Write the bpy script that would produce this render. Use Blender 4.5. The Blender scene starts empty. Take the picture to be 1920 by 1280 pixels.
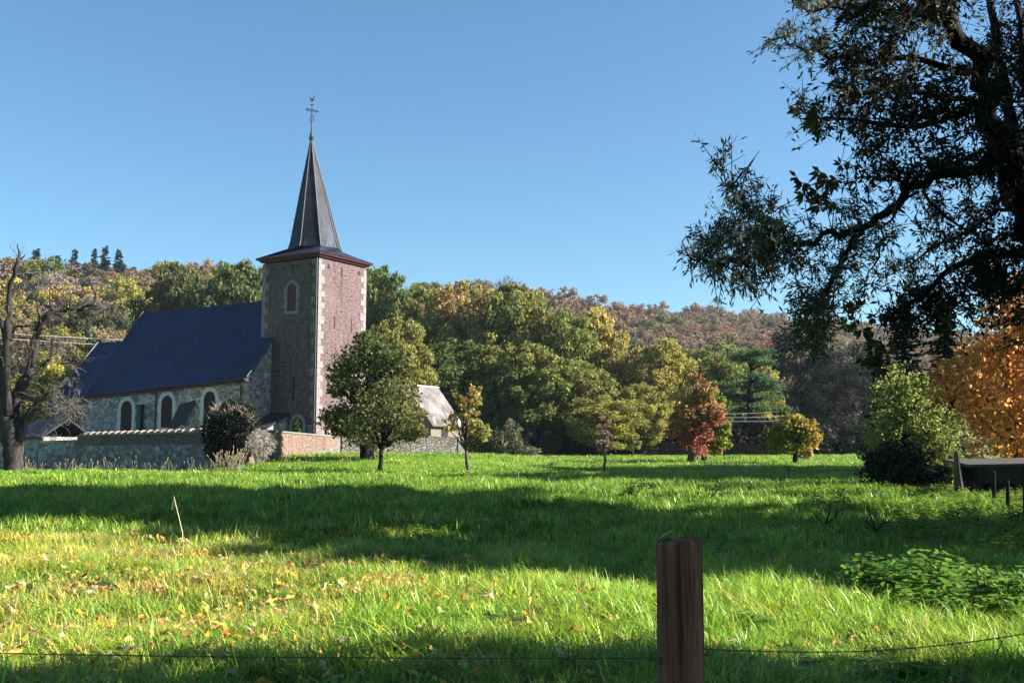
import bpy, math, random
import numpy as np
from mathutils import Vector, Matrix

# ---------------------------------------------------------------- camera, sky, sun, exposure
SC = bpy.context.scene
COL = SC.collection
F = 2000.0                                   # focal length in pixels of the 1920 px wide photograph
PITCH = math.atan2(205, F)
EYE = 1.5
cam_d = bpy.data.cameras.new("camera"); cam = bpy.data.objects.new("camera", cam_d); COL.objects.link(cam)
cam_d.sensor_width = 36.0; cam_d.lens = 36.0 * F / 1920.0
cam_d.clip_start = 0.05; cam_d.clip_end = 6000
cam.location = (0, 0, EYE); cam.rotation_euler = (math.pi / 2 + PITCH, 0, 0)
SC.camera = cam
SUN_EL, SUN_AZ = math.radians(28), math.radians(92)      # azimuth clockwise from +Y
w = bpy.data.worlds.new("World"); SC.world = w; w.use_nodes = True
nt = w.node_tree; bg = nt.nodes["Background"]
sky = nt.nodes.new("ShaderNodeTexSky"); sky.sky_type = 'NISHITA'; sky.sun_disc = False
sky.sun_elevation = SUN_EL; sky.sun_rotation = SUN_AZ
sky.air_density = 1.0; sky.dust_density = 0.25; sky.ozone_density = 1.3
skm = nt.nodes.new("ShaderNodeMix"); skm.data_type = 'RGBA'; skm.blend_type = 'MULTIPLY'; skm.inputs[0].default_value = 1.0
skm.inputs[7].default_value = (0.56, 0.84, 0.97, 1); nt.links.new(sky.outputs[0], skm.inputs[6]); nt.links.new(skm.outputs[2], bg.inputs[0]); bg.inputs[1].default_value = 0.0500
sun_d = bpy.data.lights.new("sun", 'SUN'); sun = bpy.data.objects.new("sun", sun_d); COL.objects.link(sun)
sun_d.energy = 5.0; sun_d.angle = math.radians(0.53); sun_d.color = (1.0, 0.945, 0.85)
SUNV = Vector((math.sin(SUN_AZ) * math.cos(SUN_EL), math.cos(SUN_AZ) * math.cos(SUN_EL), math.sin(SUN_EL)))
sun.rotation_euler = SUNV.to_track_quat('Z', 'Y').to_euler()
SC.view_settings.view_transform = 'Standard'; SC.view_settings.look = 'None'
SC.view_settings.exposure = 1.93; SC.view_settings.gamma = 1.0
SC.cycles.max_bounces = 5; SC.cycles.diffuse_bounces = 3; SC.cycles.glossy_bounces = 2
SC.cycles.transmission_bounces = 4; SC.cycles.transparent_max_bounces = 4
SC.cycles.caustics_reflective = False; SC.cycles.caustics_refractive = False

random.seed(5)
RNG = np.random.default_rng(11)

def P(px, py, d):
    """point at forward distance d that stands at pixel (px,py) of the photograph"""
    x = (px - 960) / F; y = (640 - py) / F
    fy = math.cos(PITCH) - y * math.sin(PITCH); fz = math.sin(PITCH) + y * math.cos(PITCH)
    return np.array([x / fy * d, d, EYE + fz / fy * d])

# ---------------------------------------------------------------- terrain
def pnoise(x, y, s, seed=0):
    x = np.asarray(x, float) / s; y = np.asarray(y, float) / s; k = seed * 1.7
    return (np.sin(x * 1.3 + y * 2.1 + k) + np.sin(x * 2.7 - y * 1.1 + 1.3 + k * 2) + np.sin(-x * 1.9 + y * 3.3 + 4.1 + k)
            + np.sin(x * 3.9 + y * .7 + 2.2 - k)) / 4
def sm(a, b, x):
    t = np.clip((x - a) / (b - a), 0, 1); return t * t * (3 - 2 * t)
SKY_PX = np.array([-600, 0, 150, 300, 480, 740, 900, 1100, 1300, 1450, 1620, 1750, 1920, 2500])
SKY_PY = np.array([500, 503, 505, 510, 508, 530, 545, 575, 598, 612, 628, 638, 648, 660])
RDG = np.array([300, 300, 300, 300, 300, 320, 340, 390, 450, 500, 560, 580, 600, 600.])
def ridge(px):
    R = np.interp(px, SKY_PX, RDG); s = np.interp(px, SKY_PX, SKY_PY)
    return R, EYE + (845 - s) / F * R - 11.0
YL = [0, 20, 38, 55, 60, 66, 75, 90, 130]; ZL = [0, 0, .1, .42, .3, 0, .1, .8, 1.]
YM = [0, 20, 38, 55, 68, 80, 130]; ZM = [0, 0, .1, .4, 1.25, 1.2, 1.0]
YR = [0, 20, 38, 45, 55, 68, 80, 130]; ZR = [0, 0, .1, .2, .3, .55, .72, 1.1]
def gz(x, y):
    x = np.asarray(x, float); y = np.asarray(y, float)
    yy = np.clip(y, 0, 130); u = x / np.maximum(y, 4.0)
    zl, zm, zr = np.interp(yy, YL, ZL), np.interp(yy, YM, ZM), np.interp(yy, YR, ZR)
    a = sm(-.285, -.235, u); b = sm(-.05, .07, u)
    z = zl * (1 - a) + (zm * (1 - b) + zr * b) * a
    f = sm(6, 11, y) * (1 - sm(50, 70, y))
    z = z + f * (.14 * pnoise(x, y, 3.4, 1) + .085 * pnoise(x, y, 1.2, 2))
    R, H = ridge(960 + F * np.clip(u, -.8, .8))
    t = np.clip((y - 138) / (R - 138), 0, 1.0)
    z = z + np.where(y > 138, (H - 1) * (t ** 1.15), 0) - np.where(y > R, (y - R) * .12, 0)
    return z
def ground(px, d):
    x = (px - 960) / F * d
    return np.array([x, d, float(gz(x, d))])

# ---------------------------------------------------------------- mesh helpers
class MB:
    def __init__(s): s.v = []; s.f = []
    def add(s, vs, fs):
        b = len(s.v); s.v += [tuple(map(float, p)) for p in vs]; s.f += [tuple(i + b for i in q) for q in fs]; return s
    def box(s, a, b):
        (x0, y0, z0), (x1, y1, z1) = a, b
        return s.add([(x0, y0, z0), (x1, y0, z0), (x1, y1, z0), (x0, y1, z0), (x0, y0, z1), (x1, y0, z1), (x1, y1, z1), (x0, y1, z1)],
                     [(0, 3, 2, 1), (4, 5, 6, 7), (0, 1, 5, 4), (1, 2, 6, 5), (2, 3, 7, 6), (3, 0, 4, 7)])
    def loft(s, rings, cap=True):
        n = len(rings[0]); vs = [p for r in rings for p in r]; fs = []
        for i in range(len(rings) - 1):
            for j in range(n):
                k = (j + 1) % n
                fs.append((i * n + j, i * n + k, (i + 1) * n + k, (i + 1) * n + j))
        if cap: fs += [tuple(range(n - 1, -1, -1)), tuple(range((len(rings) - 1) * n, len(rings) * n))]
        return s.add(vs, fs)
    def tube(s, pts, radii, n=6, cap=True):
        pts = [Vector(p) for p in pts]; rings = []; ref = None
        for i, p in enumerate(pts):
            t = (pts[min(i + 1, len(pts) - 1)] - pts[max(i - 1, 0)]).normalized()
            if ref is None: ref = t.orthogonal().normalized()
            a = (ref - t * ref.dot(t))
            a = a.normalized() if a.length > 1e-5 else t.orthogonal().normalized()
            ref = a; b = t.cross(a); r = radii[i]
            rings.append([p + (a * math.cos(2 * math.pi * k / n) + b * math.sin(2 * math.pi * k / n)) * r for k in range(n)])
        return s.loft(rings, cap)
    def mesh(s, name, m=None, smooth=False):
        me = bpy.data.meshes.new(name); me.from_pydata(s.v, [], s.f); me.validate()
        if m: me.materials.append(m)
        if smooth: me.polygons.foreach_set("use_smooth", [True] * len(me.polygons))
        return me
    def build(s, name, m, parent=None, smooth=False):
        return put(name, s.mesh(name, m, smooth), parent)
def put(name, me, parent=None):
    o = bpy.data.objects.new(name, me); COL.objects.link(o)
    if parent: o.parent = parent
    return o
def np_mesh(name, V, nv, m, smooth=False, faces=None):
    """V: all vertices; faces: index array (nf, nv)"""
    me = bpy.data.meshes.new(name); V = np.ascontiguousarray(V, np.float32)
    if faces is None: faces = np.arange(len(V)).reshape(-1, nv)
    nf = len(faces)
    me.vertices.add(len(V)); me.vertices.foreach_set("co", V.ravel())
    me.loops.add(nf * nv); me.loops.foreach_set("vertex_index", faces.astype(np.int32).ravel())
    me.polygons.add(nf); me.polygons.foreach_set("loop_start", np.arange(0, nf * nv, nv, dtype=np.int32))
    if smooth: me.polygons.foreach_set("use_smooth", np.ones(nf, bool))
    me.update(calc_edges=True)
    if m: me.materials.append(m)
    return me
def tag(o, label=None, cat=None, group=None, kind=None):
    if label: o["label"] = label
    if cat: o["category"] = cat
    if group: o["group"] = group
    if kind: o["kind"] = kind
    return o
def empty(name, loc, label, cat, group=None, rz=0.0):
    o = bpy.data.objects.new(name, None); COL.objects.link(o); o.location = tuple(map(float, loc)); o.rotation_euler = (0, 0, rz)
    o.empty_display_size = .3
    return tag(o, label, cat, group)

# ---------------------------------------------------------------- materials
def new_mat(name):
    m = bpy.data.materials.new(name); m.use_nodes = True
    t = m.node_tree; b = t.nodes["Principled BSDF"]; return m, t, b
def N(t, typ, **kw):
    n = t.nodes.new(typ)
    for k, v in kw.items(): setattr(n, k, v)
    return n
def mixc(t, fac, a, b, mode='MIX'):
    n = t.nodes.new("ShaderNodeMix"); n.data_type = 'RGBA'; n.blend_type = mode
    for i, v in ((0, fac), (6, a), (7, b)):
        if hasattr(v, "is_output") or isinstance(v, bpy.types.NodeSocket): t.links.new(v, n.inputs[i])
        else: n.inputs[i].default_value = v if i == 0 else (*v, 1)
    return n.outputs[2]
def ramp(t, src, p0, p1):
    n = t.nodes.new("ShaderNodeMapRange"); n.inputs[1].default_value = p0; n.inputs[2].default_value = p1
    t.links.new(src, n.inputs[0]); return n.outputs[0]
def noise(t, vec, scale, detail=3, rough=.55):
    n = t.nodes.new("ShaderNodeTexNoise"); n.inputs["Scale"].default_value = scale; n.inputs["Detail"].default_value = detail
    n.inputs["Roughness"].default_value = rough
    if vec: t.links.new(vec, n.inputs["Vector"])
    return n.outputs["Fac"]
def bump(t, b, h, dist, st=.6):
    n = t.nodes.new("ShaderNodeBump"); n.inputs["Strength"].default_value = st; n.inputs["Distance"].default_value = dist
    t.links.new(h, n.inputs["Height"]); t.links.new(n.outputs[0], b.inputs["Normal"])
def objco(t): return t.nodes.new("ShaderNodeTexCoord").outputs["Object"]
def mapped(t, v, sc):
    n = t.nodes.new("ShaderNodeMapping"); n.inputs["Scale"].default_value = sc; t.links.new(v, n.inputs[0]); return n.outputs[0]

def mottled(name, c1, c2, scale=3.0, rough=.8, bmp=.01, spec=.3, stretch=(1, 1, 1)):
    m, t, b = new_mat(name); v = mapped(t, objco(t), stretch)
    n1 = noise(t, v, scale, 5, .65)
    t.links.new(mixc(t, ramp(t, n1, .32, .68), c1, c2), b.inputs["Base Color"])
    b.inputs["Roughness"].default_value = rough; b.inputs["Specular IOR Level"].default_value = spec
    if bmp: bump(t, b, n1, bmp)
    return m
def leaf_mat(name, trans=.3, vary=.5, patch=.3, spec=.25, rough=.5):
    m, t, b = new_mat(name)
    a1 = N(t, "ShaderNodeAttribute", attribute_type='INSTANCER', attribute_name="tint")
    a2 = N(t, "ShaderNodeAttribute", attribute_type='INSTANCER', attribute_name="tint2")
    g = t.nodes.new("ShaderNodeNewGeometry")
    nf = ramp(t, noise(t, g.outputs["Position"], patch, 2, .6), .47, .60)
    c = mixc(t, nf, a1.outputs["Color"], a2.outputs["Color"])
    h = t.nodes.new("ShaderNodeHueSaturation")
    rp = g.outputs["Random Per Island"]
    def mr(lo, hi, src=rp):
        n = t.nodes.new("ShaderNodeMapRange"); n.inputs[3].default_value = lo; n.inputs[4].default_value = hi; t.links.new(src, n.inputs[0]); return n.outputs[0]
    t.links.new(mr(1 - vary, 1 + vary), h.inputs["Value"])
    wn = t.nodes.new("ShaderNodeTexWhiteNoise"); wn.noise_dimensions = '1D'; t.links.new(rp, wn.inputs["W"])
    t.links.new(mr(.475, .525, wn.outputs["Value"]), h.inputs["Hue"])
    t.links.new(c, h.inputs["Color"])
    b.inputs["Roughness"].default_value = rough; b.inputs["Specular IOR Level"].default_value = spec
    t.links.new(h.outputs[0], b.inputs["Base Color"])
    tr = t.nodes.new("ShaderNodeBsdfTranslucent"); t.links.new(h.outputs[0], tr.inputs[0])
    mx = t.nodes.new("ShaderNodeMixShader"); mx.inputs[0].default_value = trans
    t.links.new(b.outputs[0], mx.inputs[1]); t.links.new(tr.outputs[0], mx.inputs[2])
    t.links.new(mx.outputs[0], t.nodes["Material Output"].inputs[0])
    return m
def wallco(t):
    """u along the wall, v up: works for walls along the object's own x or y"""
    s = t.nodes.new("ShaderNodeSeparateXYZ"); t.links.new(objco(t), s.inputs[0])
    a = N(t, "ShaderNodeMath", operation='ADD'); t.links.new(s.outputs[0], a.inputs[0]); t.links.new(s.outputs[1], a.inputs[1])
    c = t.nodes.new("ShaderNodeCombineXYZ"); t.links.new(a.outputs[0], c.inputs[0]); t.links.new(s.outputs[2], c.inputs[1]); return c.outputs[0]
def brick_mat(name, c1, c2, mortar, stain):
    m, t, b = new_mat(name); v = wallco(t)
    k = t.nodes.new("ShaderNodeTexBrick"); k.inputs["Scale"].default_value = 1; k.inputs["Brick Width"].default_value = .23
    k.inputs["Row Height"].default_value = .085; k.inputs["Mortar Size"].default_value = .012; k.inputs["Mortar Smooth"].default_value = .3
    k.inputs["Color1"].default_value = (*c1, 1); k.inputs["Color2"].default_value = (*c2, 1); k.inputs["Mortar"].default_value = (*mortar, 1)
    t.links.new(v, k.inputs["Vector"])
    n1 = noise(t, v, .55, 4, .6); n2 = noise(t, v, 6.0, 3, .7)
    n3 = noise(t, mapped(t, v, (1.2, 9, 1)), 1.6, 3, .7)
    c = mixc(t, ramp(t, n2, .35, .75), k.outputs["Color"], stain, 'MIX')
    c = mixc(t, ramp(t, n1, .42, .72), k.outputs["Color"], c)
    c = mixc(t, ramp(t, n3, .55, .72), c, tuple(x * .45 for x in c1))
    n7 = noise(t, mapped(t, v, (1, 2.2, 1)), 3.2, 6, .75); c = mixc(t, ramp(t, n7, .52, .66), c, tuple(x * .35 for x in c1)); c = mixc(t, ramp(t, n7, .47, .33), c, tuple(min(1, x * 1.35) for x in stain))
    n5 = noise(t, mapped(t, v, (2.4, .16, 1)), 1.1, 4, .6); n6 = noise(t, v, .22, 3, .5)
    c = mixc(t, ramp(t, n5, .52, .85), c, tuple(x * .5 for x in c1)); c = mixc(t, ramp(t, n6, .50, .85), c, stain)
    t.links.new(c, b.inputs["Base Color"]); b.inputs["Roughness"].default_value = .9; b.inputs["Specular IOR Level"].default_value = .15
    bump(t, b, n3, .03, .5); return m
def rubble_mat(name, cols, mortar, scale=2.6):
    m, t, b = new_mat(name); v = mapped(t, wallco(t), (1, 1.7, 1))
    dn = t.nodes.new("ShaderNodeTexNoise"); dn.inputs["Scale"].default_value = 2.5; t.links.new(v, dn.inputs["Vector"])
    v2 = mixc(t, .16, v, dn.outputs["Color"])
    vo = N(t, "ShaderNodeTexVoronoi", voronoi_dimensions='2D'); vo.inputs["Scale"].default_value = scale; t.links.new(v2, vo.inputs["Vector"])
    ve = N(t, "ShaderNodeTexVoronoi", voronoi_dimensions='2D', feature='DISTANCE_TO_EDGE'); ve.inputs["Scale"].default_value = scale; t.links.new(v2, ve.inputs["Vector"])
    s = t.nodes.new("ShaderNodeSeparateXYZ"); t.links.new(vo.outputs["Color"], s.inputs[0])
    c = mixc(t, s.outputs[0], cols[0], cols[1]); c = mixc(t, ramp(t, s.outputs[1], .55, 1.0), c, cols[2])
    n2 = noise(t, v, 1.0, 4, .6)
    c = mixc(t, ramp(t, ve.outputs["Distance"], .08, .02), c, mortar)
    c = mixc(t, ramp(t, n2, .5, .75), c, tuple(x * .75 for x in cols[0]))
    t.links.new(c, b.inputs["Base Color"]); b.inputs["Roughness"].default_value = .92; b.inputs["Specular IOR Level"].default_value = .12
    bump(t, b, ramp(t, ve.outputs["Distance"], 0, .15), .05, .9); return m
def slate_mat(name, c1, c2, row=.16, rough=.5):
    m, t, b = new_mat(name)
    s = t.nodes.new("ShaderNodeSeparateXYZ"); t.links.new(objco(t), s.inputs[0])
    c_ = t.nodes.new("ShaderNodeCombineXYZ")
    ad = N(t, "ShaderNodeMath", operation='ADD'); t.links.new(s.outputs[0], ad.inputs[0]); t.links.new(s.outputs[1], ad.inputs[1])
    t.links.new(ad.outputs[0], c_.inputs[0]); t.links.new(s.outputs[2], c_.inputs[1])
    k = t.nodes.new("ShaderNodeTexBrick"); k.inputs["Scale"].default_value = 1; k.inputs["Brick Width"].default_value = .3
    k.inputs["Row Height"].default_value = row; k.inputs["Mortar Size"].default_value = .012
    k.inputs["Color1"].default_value = (*c1, 1); k.inputs["Color2"].default_value = (*c2, 1); k.inputs["Mortar"].default_value = (*[x * .4 for x in c1], 1)
    t.links.new(c_.outputs[0], k.inputs["Vector"])
    n1 = noise(t, objco(t), .5, 4, .6)
    n4 = noise(t, mapped(t, objco(t), (2.5, 2.5, .25)), 1.0, 4, .6)
    c = mixc(t, ramp(t, n1, .42, .75), k.outputs["Color"], tuple(min(1, x * 2.2) for x in c2))
    c = mixc(t, ramp(t, n4, .56, .75), c, tuple(min(1, x * 3.2 + .006) for x in c2))
    t.links.new(c, b.inputs["Base Color"]); b.inputs["Roughness"].default_value = rough; b.inputs["Specular IOR Level"].default_value = .22
    bump(t, b, k.outputs["Fac"], .02, .4); return m

M = {}
M['brick'] = brick_mat("old brick", (.066, .036, .040), (.120, .066, .066), (.15, .135, .14), (.16, .112, .110))
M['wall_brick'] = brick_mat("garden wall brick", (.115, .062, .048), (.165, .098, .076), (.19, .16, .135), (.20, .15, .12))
M['rubble'] = rubble_mat("grey rubble stone", [(.18, .140, .152), (.42, .345, .355), (.66, .565, .56)], (.41, .345, .345), 3.4)
M['rubble_light'] = rubble_mat("pale rubble stone", [(.145, .128, .115), (.20, .18, .16), (.26, .24, .22)], (.07, .06, .055), 3.0)
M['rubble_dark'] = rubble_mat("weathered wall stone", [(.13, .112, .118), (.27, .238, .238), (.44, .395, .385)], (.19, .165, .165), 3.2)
M['rubble_tower'] = rubble_mat("tower foot stone", [(.17, .13, .12), (.24, .19, .17), (.31, .27, .245)], (.20, .16, .14), 3.0)
M['quoin'] = mottled("limestone", (.140, .120, .124), (.240, .212, .215), 4.0, .85, .01)
M['white_stone'] = mottled("pale dressed stone", (.46, .415, .43), (.60, .55, .56), 5.0, .8, .01)
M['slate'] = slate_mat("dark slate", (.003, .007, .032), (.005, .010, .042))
M['spire_slate'] = slate_mat("spire slate", (.009, .010, .019), (.015, .017, .028), .2, .62)
M['grey_slate'] = slate_mat("pale grey slate", (.078, .070, .068), (.115, .104, .10), .2, .85)  # the slate's own grey, for cottage and house roofs
M['red_wood'] = mottled("dark red painted wood", (.060, .010, .013), (.09, .016, .018), 3, .5, 0)
M['iron'] = mottled("dark iron", (.012, .012, .016), (.03, .03, .034), 6, .5, 0)
M['dark_void'] = mottled("dark opening", (.012, .010, .012), (.03, .02, .02), 4, .9, 0)
M['lead_glass'] = None
M['pipe'] = mottled("dark zinc pipe", (.03, .028, .03), (.06, .055, .055), 4, .5, 0)
M['terracotta'] = mottled("pale ridge tile", (.50, .42, .36), (.66, .58, .50), 5, .8, 0)
M['coping'] = mottled("light coping stone", (.13, .12, .108), (.21, .195, .175), 3, .85, .01)
M['plaster'] = mottled("cream plaster", (.12, .10, .075), (.17, .145, .115), 1.5, .9, .005)
M['bark'] = mottled("bark", (.05, .038, .03), (.12, .095, .075), 3.0, .95, .04, .1, (1, 1, .2))
M['bark_dark'] = mottled("dark bark", (.010, .008, .008), (.026, .021, .02), 4.0, .95, .03, .1, (1, 1, .2))
M['deadwood'] = mottled("weathered dead wood", (.014, .012, .012), (.055, .047, .042), 3.0, .9, .03, .1, (1, 1, .15))
M['leaf'] = leaf_mat("tree leaves", .42, .66, .22, .12, .7)
M['far_leaf'] = leaf_mat("distant leaves", .34, .30, .05, .05, .9)
M['near_leaf'] = leaf_mat("near leaves", .45, .5, .8, .2, .55)
M['grass'] = leaf_mat("grass blades", .34, .62, .9, .35, .42)
M['plant'] = leaf_mat("broad green leaves", .42, .35, 1.5, .15, .6)
M['cable'] = mottled("white cable", (.17, .17, .18), (.24, .24, .25), 3, .5, 0)

def glass_mat():
    m, t, b = new_mat("leaded window glass"); v = wallco(t)
    k = t.nodes.new("ShaderNodeTexBrick"); k.offset = 0; k.inputs["Scale"].default_value = 1; k.inputs["Brick Width"].default_value = .28
    k.inputs["Row Height"].default_value = .34; k.inputs["Mortar Size"].default_value = .03
    k.inputs["Color1"].default_value = (.026, .011, .010, 1); k.inputs["Color2"].default_value = (.060, .026, .019, 1); k.inputs["Mortar"].default_value = (.03, .015, .015, 1)
    t.links.new(v, k.inputs["Vector"])
    n1 = noise(t, v, 3.0, 3, .6); c = mixc(t, ramp(t, n1, .4, .65), k.outputs["Color"], (.03, .022, .025))
    t.links.new(c, b.inputs["Base Color"]); b.inputs["Roughness"].default_value = .6; b.inputs["Specular IOR Level"].default_value = .08; return m
M['lead_glass'] = glass_mat()

def ground_mat():
    m, t, b = new_mat("meadow ground"); g = t.nodes.new("ShaderNodeNewGeometry"); p = g.outputs["Position"]
    n1 = noise(t, p, .25, 4, .6); n2 = noise(t, p, 2.5, 4, .7); n3 = noise(t, mapped(t, p, (1, .35, 1)), 9, 3, .7)
    c = mixc(t, ramp(t, n1, .35, .65), (.060, .150, .010), (.115, .205, .014))
    c = mixc(t, ramp(t, n2, .40, .75), c, (.15, .25, .022))
    c = mixc(t, ramp(t, n3, .52, .75), c, (.030, .075, .008))
    s = t.nodes.new("ShaderNodeSeparateXYZ"); t.links.new(p, s.inputs[0])
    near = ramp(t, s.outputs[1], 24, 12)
    c = mixc(t, near, c, (.025, .045, .010))  # ground darkened near the camera, standing for shade between the blades
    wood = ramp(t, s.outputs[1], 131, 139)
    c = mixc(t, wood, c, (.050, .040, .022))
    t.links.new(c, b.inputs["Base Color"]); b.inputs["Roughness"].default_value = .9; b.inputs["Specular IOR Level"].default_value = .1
    bump(t, b, n3, .12, .8); return m
M['ground'] = ground_mat()

# ---------------------------------------------------------------- ground sheet
def build_ground():
    def axis(n, near, far):
        k = np.linspace(-1, 1, n); a = 4.2; return np.sinh(k * a) / np.sinh(a) * far
    xs = axis(301, 0, 1600)
    ya = np.linspace(-60, 5, 14)[:-1]; yb = np.linspace(5, 90, 240)[:-1]; yc = np.geomspace(90, 3500, 120)
    ys = np.concatenate([ya, yb, yc])
    X, Y = np.meshgrid(xs, ys); Z = gz(X, Y)
    Z = np.where(Y > 900, np.minimum(Z, 0), Z)
    V = np.stack([X, Y, Z], -1).reshape(-1, 3); nx, ny = len(xs), len(ys)
    i = (np.arange(ny - 1)[:, None] * nx + np.arange(nx - 1)[None, :]).ravel()
    fc = np.stack([i, i + 1, i + nx + 1, i + nx], 1)
    o = put("ground", np_mesh("ground", V, 4, M['ground'], True, fc)); tag(o, "green meadow rising gently to a wooded hillside", None, None, "structure")
build_ground()

# ---------------------------------------------------------------- church
A = math.radians(59.5)
XL = np.array([math.sin(A), -math.cos(A), 0]); YL_ = np.array([math.cos(A), math.sin(A), 0])
ROT = math.atan2(XL[1], XL[0])
CO = P(598, 500, 79); CO[2] = 0.0
S = 5.65
def arch(u0, u1, z0, z1, n=12):
    r = (u1 - u0) / 2; c = (u0 + u1) / 2; zs = z1 - r
    return [(u0, z0), (u1, z0)] + [(c + r * math.cos(math.pi * k / n), zs + r * math.sin(math.pi * k / n)) for k in range(n + 1)]
def face_poly(mb, outline, y, depth):
    """extrude a (u,z) outline from y to y-depth (towards the viewer's side -y)"""
    mb.loft([[(u, y, z) for u, z in outline], [(u, y - depth, z) for u, z in outline]])
def ring(mb, o, i, y, depth):
    n = len(o)
    vs = [(u, y - depth, z) for u, z in o] + [(u, y - depth, z) for u, z in i] + [(u, y + .02, z) for u, z in o] + [(u, y + .02, z) for u, z in i]
    fs = []
    for j in range(n):
        k = (j + 1) % n
        fs += [(j, k, n + k, n + j), (2 * n + j, 2 * n + k, k, j), (n + j, n + k, 3 * n + k, 3 * n + j)]
    mb.add(vs, fs)

def build_church():
    ch = empty("village_church", CO, "village church with brick tower, pointed slate spire and long stone nave behind the wall", "church", None, ROT)
    # --- tower
    MB().box((-S, 0, .2), (0, S, 15.9)).build("tower_wall", M['brick'], ch)
    mb = MB(); o = .16
    mb.loft([[(-S - o, -o, .1), (o, -o, .1), (o, S + o, .1), (-S - o, S + o, .1)], [(-S - .05, -.05, 3.2), (.05, -.05, 3.2), (.05, S + .05, 3.2), (-S - .05, S + .05, 3.2)],
             [(-S - .02, -.02, 3.45), (.02, -.02, 3.45), (.02, S + .02, 3.45), (-S - .02, S + .02, 3.45)]])
    mb.build("tower_base", M['rubble_tower'], ch)
    rnd = random.Random(3)
    def quoins(cx, cy, sx, sy, z0, z1):
        mb = MB(); z = z0; k = 0
        while z < z1 - .2:
            h = rnd.uniform(.40, .62); h = min(h, z1 - z)
            a, b = (.62, .34) if k % 2 else (.34, .62)
            a *= rnd.uniform(.9, 1.12); b *= rnd.uniform(.9, 1.12); e = .022 + .008 * rnd.random()
            x0, x1 = sorted((cx - sx * e, cx + sx * a)); y0, y1 = sorted((cy - sy * e, cy + sy * b))
            mb.box((x0, y0, z + .008), (x1, y1, z + h - .008)); z += h; k += 1
        mb.build("corner_stones", M['quoin'], ch)
    quoins(0, 0, -1, 1, 3.5, 15.85); quoins(-S, 0, 1, 1, 10.2, 15.85); quoins(0, S, -1, -1, 3.5, 15.85)
    # belfry window
    wn = MB(); ring(wn, arch(-3.29, -1.89, 11.80, 14.40), arch(-3.02, -2.16, 12.05, 14.14), 0, .07)
    for z in (12.5, 13.2, 13.75):
        wn.box((-3.42, -.06, z - .18), (-3.29, .02, z + .15)); wn.box((-1.89, -.06, z - .18), (-1.76, .02, z + .15))
    ws = wn.build("belfry_window", M['quoin'], ch)
    pn = MB(); face_poly(pn, arch(-3.02, -2.16, 12.05, 14.14), .0, .012)
    for k in range(9): pn.box((-2.98, -.045, 12.15 + k * .18), (-2.20, -.014, 12.19 + k * .18))
    pn.build("louvre", mottled("louvre boards", (.05, .022, .022), (.09, .035, .03), 5, .7, 0), ws)
    def slit(name, axis, c, z0, z1, wd=.13):
        mb = MB(); ou = wd + .07
        if axis == 'y':
            mb.box((c - wd / 2, -.012, z0), (c + wd / 2, .02, z1))
            s_ = mb.build("slit_window", M['dark_void'], ch)
        else:
            mb.box((-.02, c - wd / 2, z0), (.012, c + wd / 2, z1)); s_ = mb.build("slit_window", M['dark_void'], ch)
    slit('', 'y', -2.26, 5.35, 7.1, .2); slit('', 'y', -2.55, 14.85, 15.6)
    slit('', 'x', 1.89, 10.75, 11.7); slit('', 'x', 3.93, 10.6, 11.7); slit('', 'x', 2.67, 14.75, 15.6)
    # putlog holes below the cornice
    for k in range(4): MB().box((-4.8 + k * 1.3, -.012, 15.35), (-4.6 + k * 1.3, .02, 15.6)).build("putlog_hole", M['dark_void'], ch)
    for y in (1.0, 4.6): MB().box((-.02, y, 15.25), (.012, y + .25, 15.55)).build("putlog_hole", M['dark_void'], ch)
    # cornice
    mb = MB()
    def sq(e, z): return [(-S - e, -e, z), (e, -e, z), (e, S + e, z), (-S - e, S + e, z)]
    mb.loft([sq(.04, 15.98), sq(.16, 16.02), sq(.18, 16.12), sq(.38, 16.18), sq(.40, 16.28)])
    mb.build("cornice", M['red_wood'], ch)
    # spire: square skirt running into an octagon
    ang0 = math.radians(22.5 - 16)
    def octa(R, z, dx=0, dy=0): return [(-S / 2 + dx + R * math.cos(ang0 + k * math.pi / 4), S / 2 + dy + R * math.sin(ang0 + k * math.pi / 4), z) for k in range(8)]
    e = .46
    c4 = [(e, S + e, 16.30), (-S - e, S + e, 16.30), (-S - e, -e, 16.30), (e, -e, 16.30)]
    oc = octa(2.12, 17.20)
    sk = MB(); vs = c4 + oc; fs = []
    # corner k -> octagon points nearest to it
    def near(p): return min(range(8), key=lambda i: (oc[i][0] - p[0]) ** 2 + (oc[i][1] - p[1]) ** 2)
    idx = [near(p) for p in c4]
    for k in range(4):
        a, b = idx[k], idx[(k + 1) % 4]; fs.append((k, (k + 1) % 4, 4 + b)) ; i = b
        while i != a:
            j = (i - 1) % 8; fs.append((4 + i, 4 + j, k)); i = j
    fs.append((3, 2, 1, 0))
    sk.add(vs, fs); sk.box((-S - e, -e, 16.26), (e, S + e, 16.298)) if False else None
    sk.build("spire_skirt", M['spire_slate'], ch)
    lx = -.50 * XL[0]; ly = -.50 * YL_[0]
    sp = MB()
    prof = [(2.12, 17.20), (1.93, 17.75), (1.50, 19.7), (.95, 22.2), (.40, 24.6), (.06, 26.1)]
    sp.loft([octa(R, z, lx * ((z - 17.2) / 8.9), ly * ((z - 17.2) / 8.9)) for R, z in prof])
    sp.build("spire", M['spire_slate'], ch)
    ax, ay = -S / 2 + lx, S / 2 + ly
    hip = MB()
    for k in range(8):
        pts = [Vector(octa(R + .015, z, lx * ((z - 17.2) / 8.9), ly * ((z - 17.2) / 8.9))[k]) for R, z in prof]; hip.tube(pts, [.035] * len(pts), 5)
    hip.build("hip_flashing", mottled("lead flashing", (.10, .10, .11), (.17, .17, .18), 3, .5, 0), ch)
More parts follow.
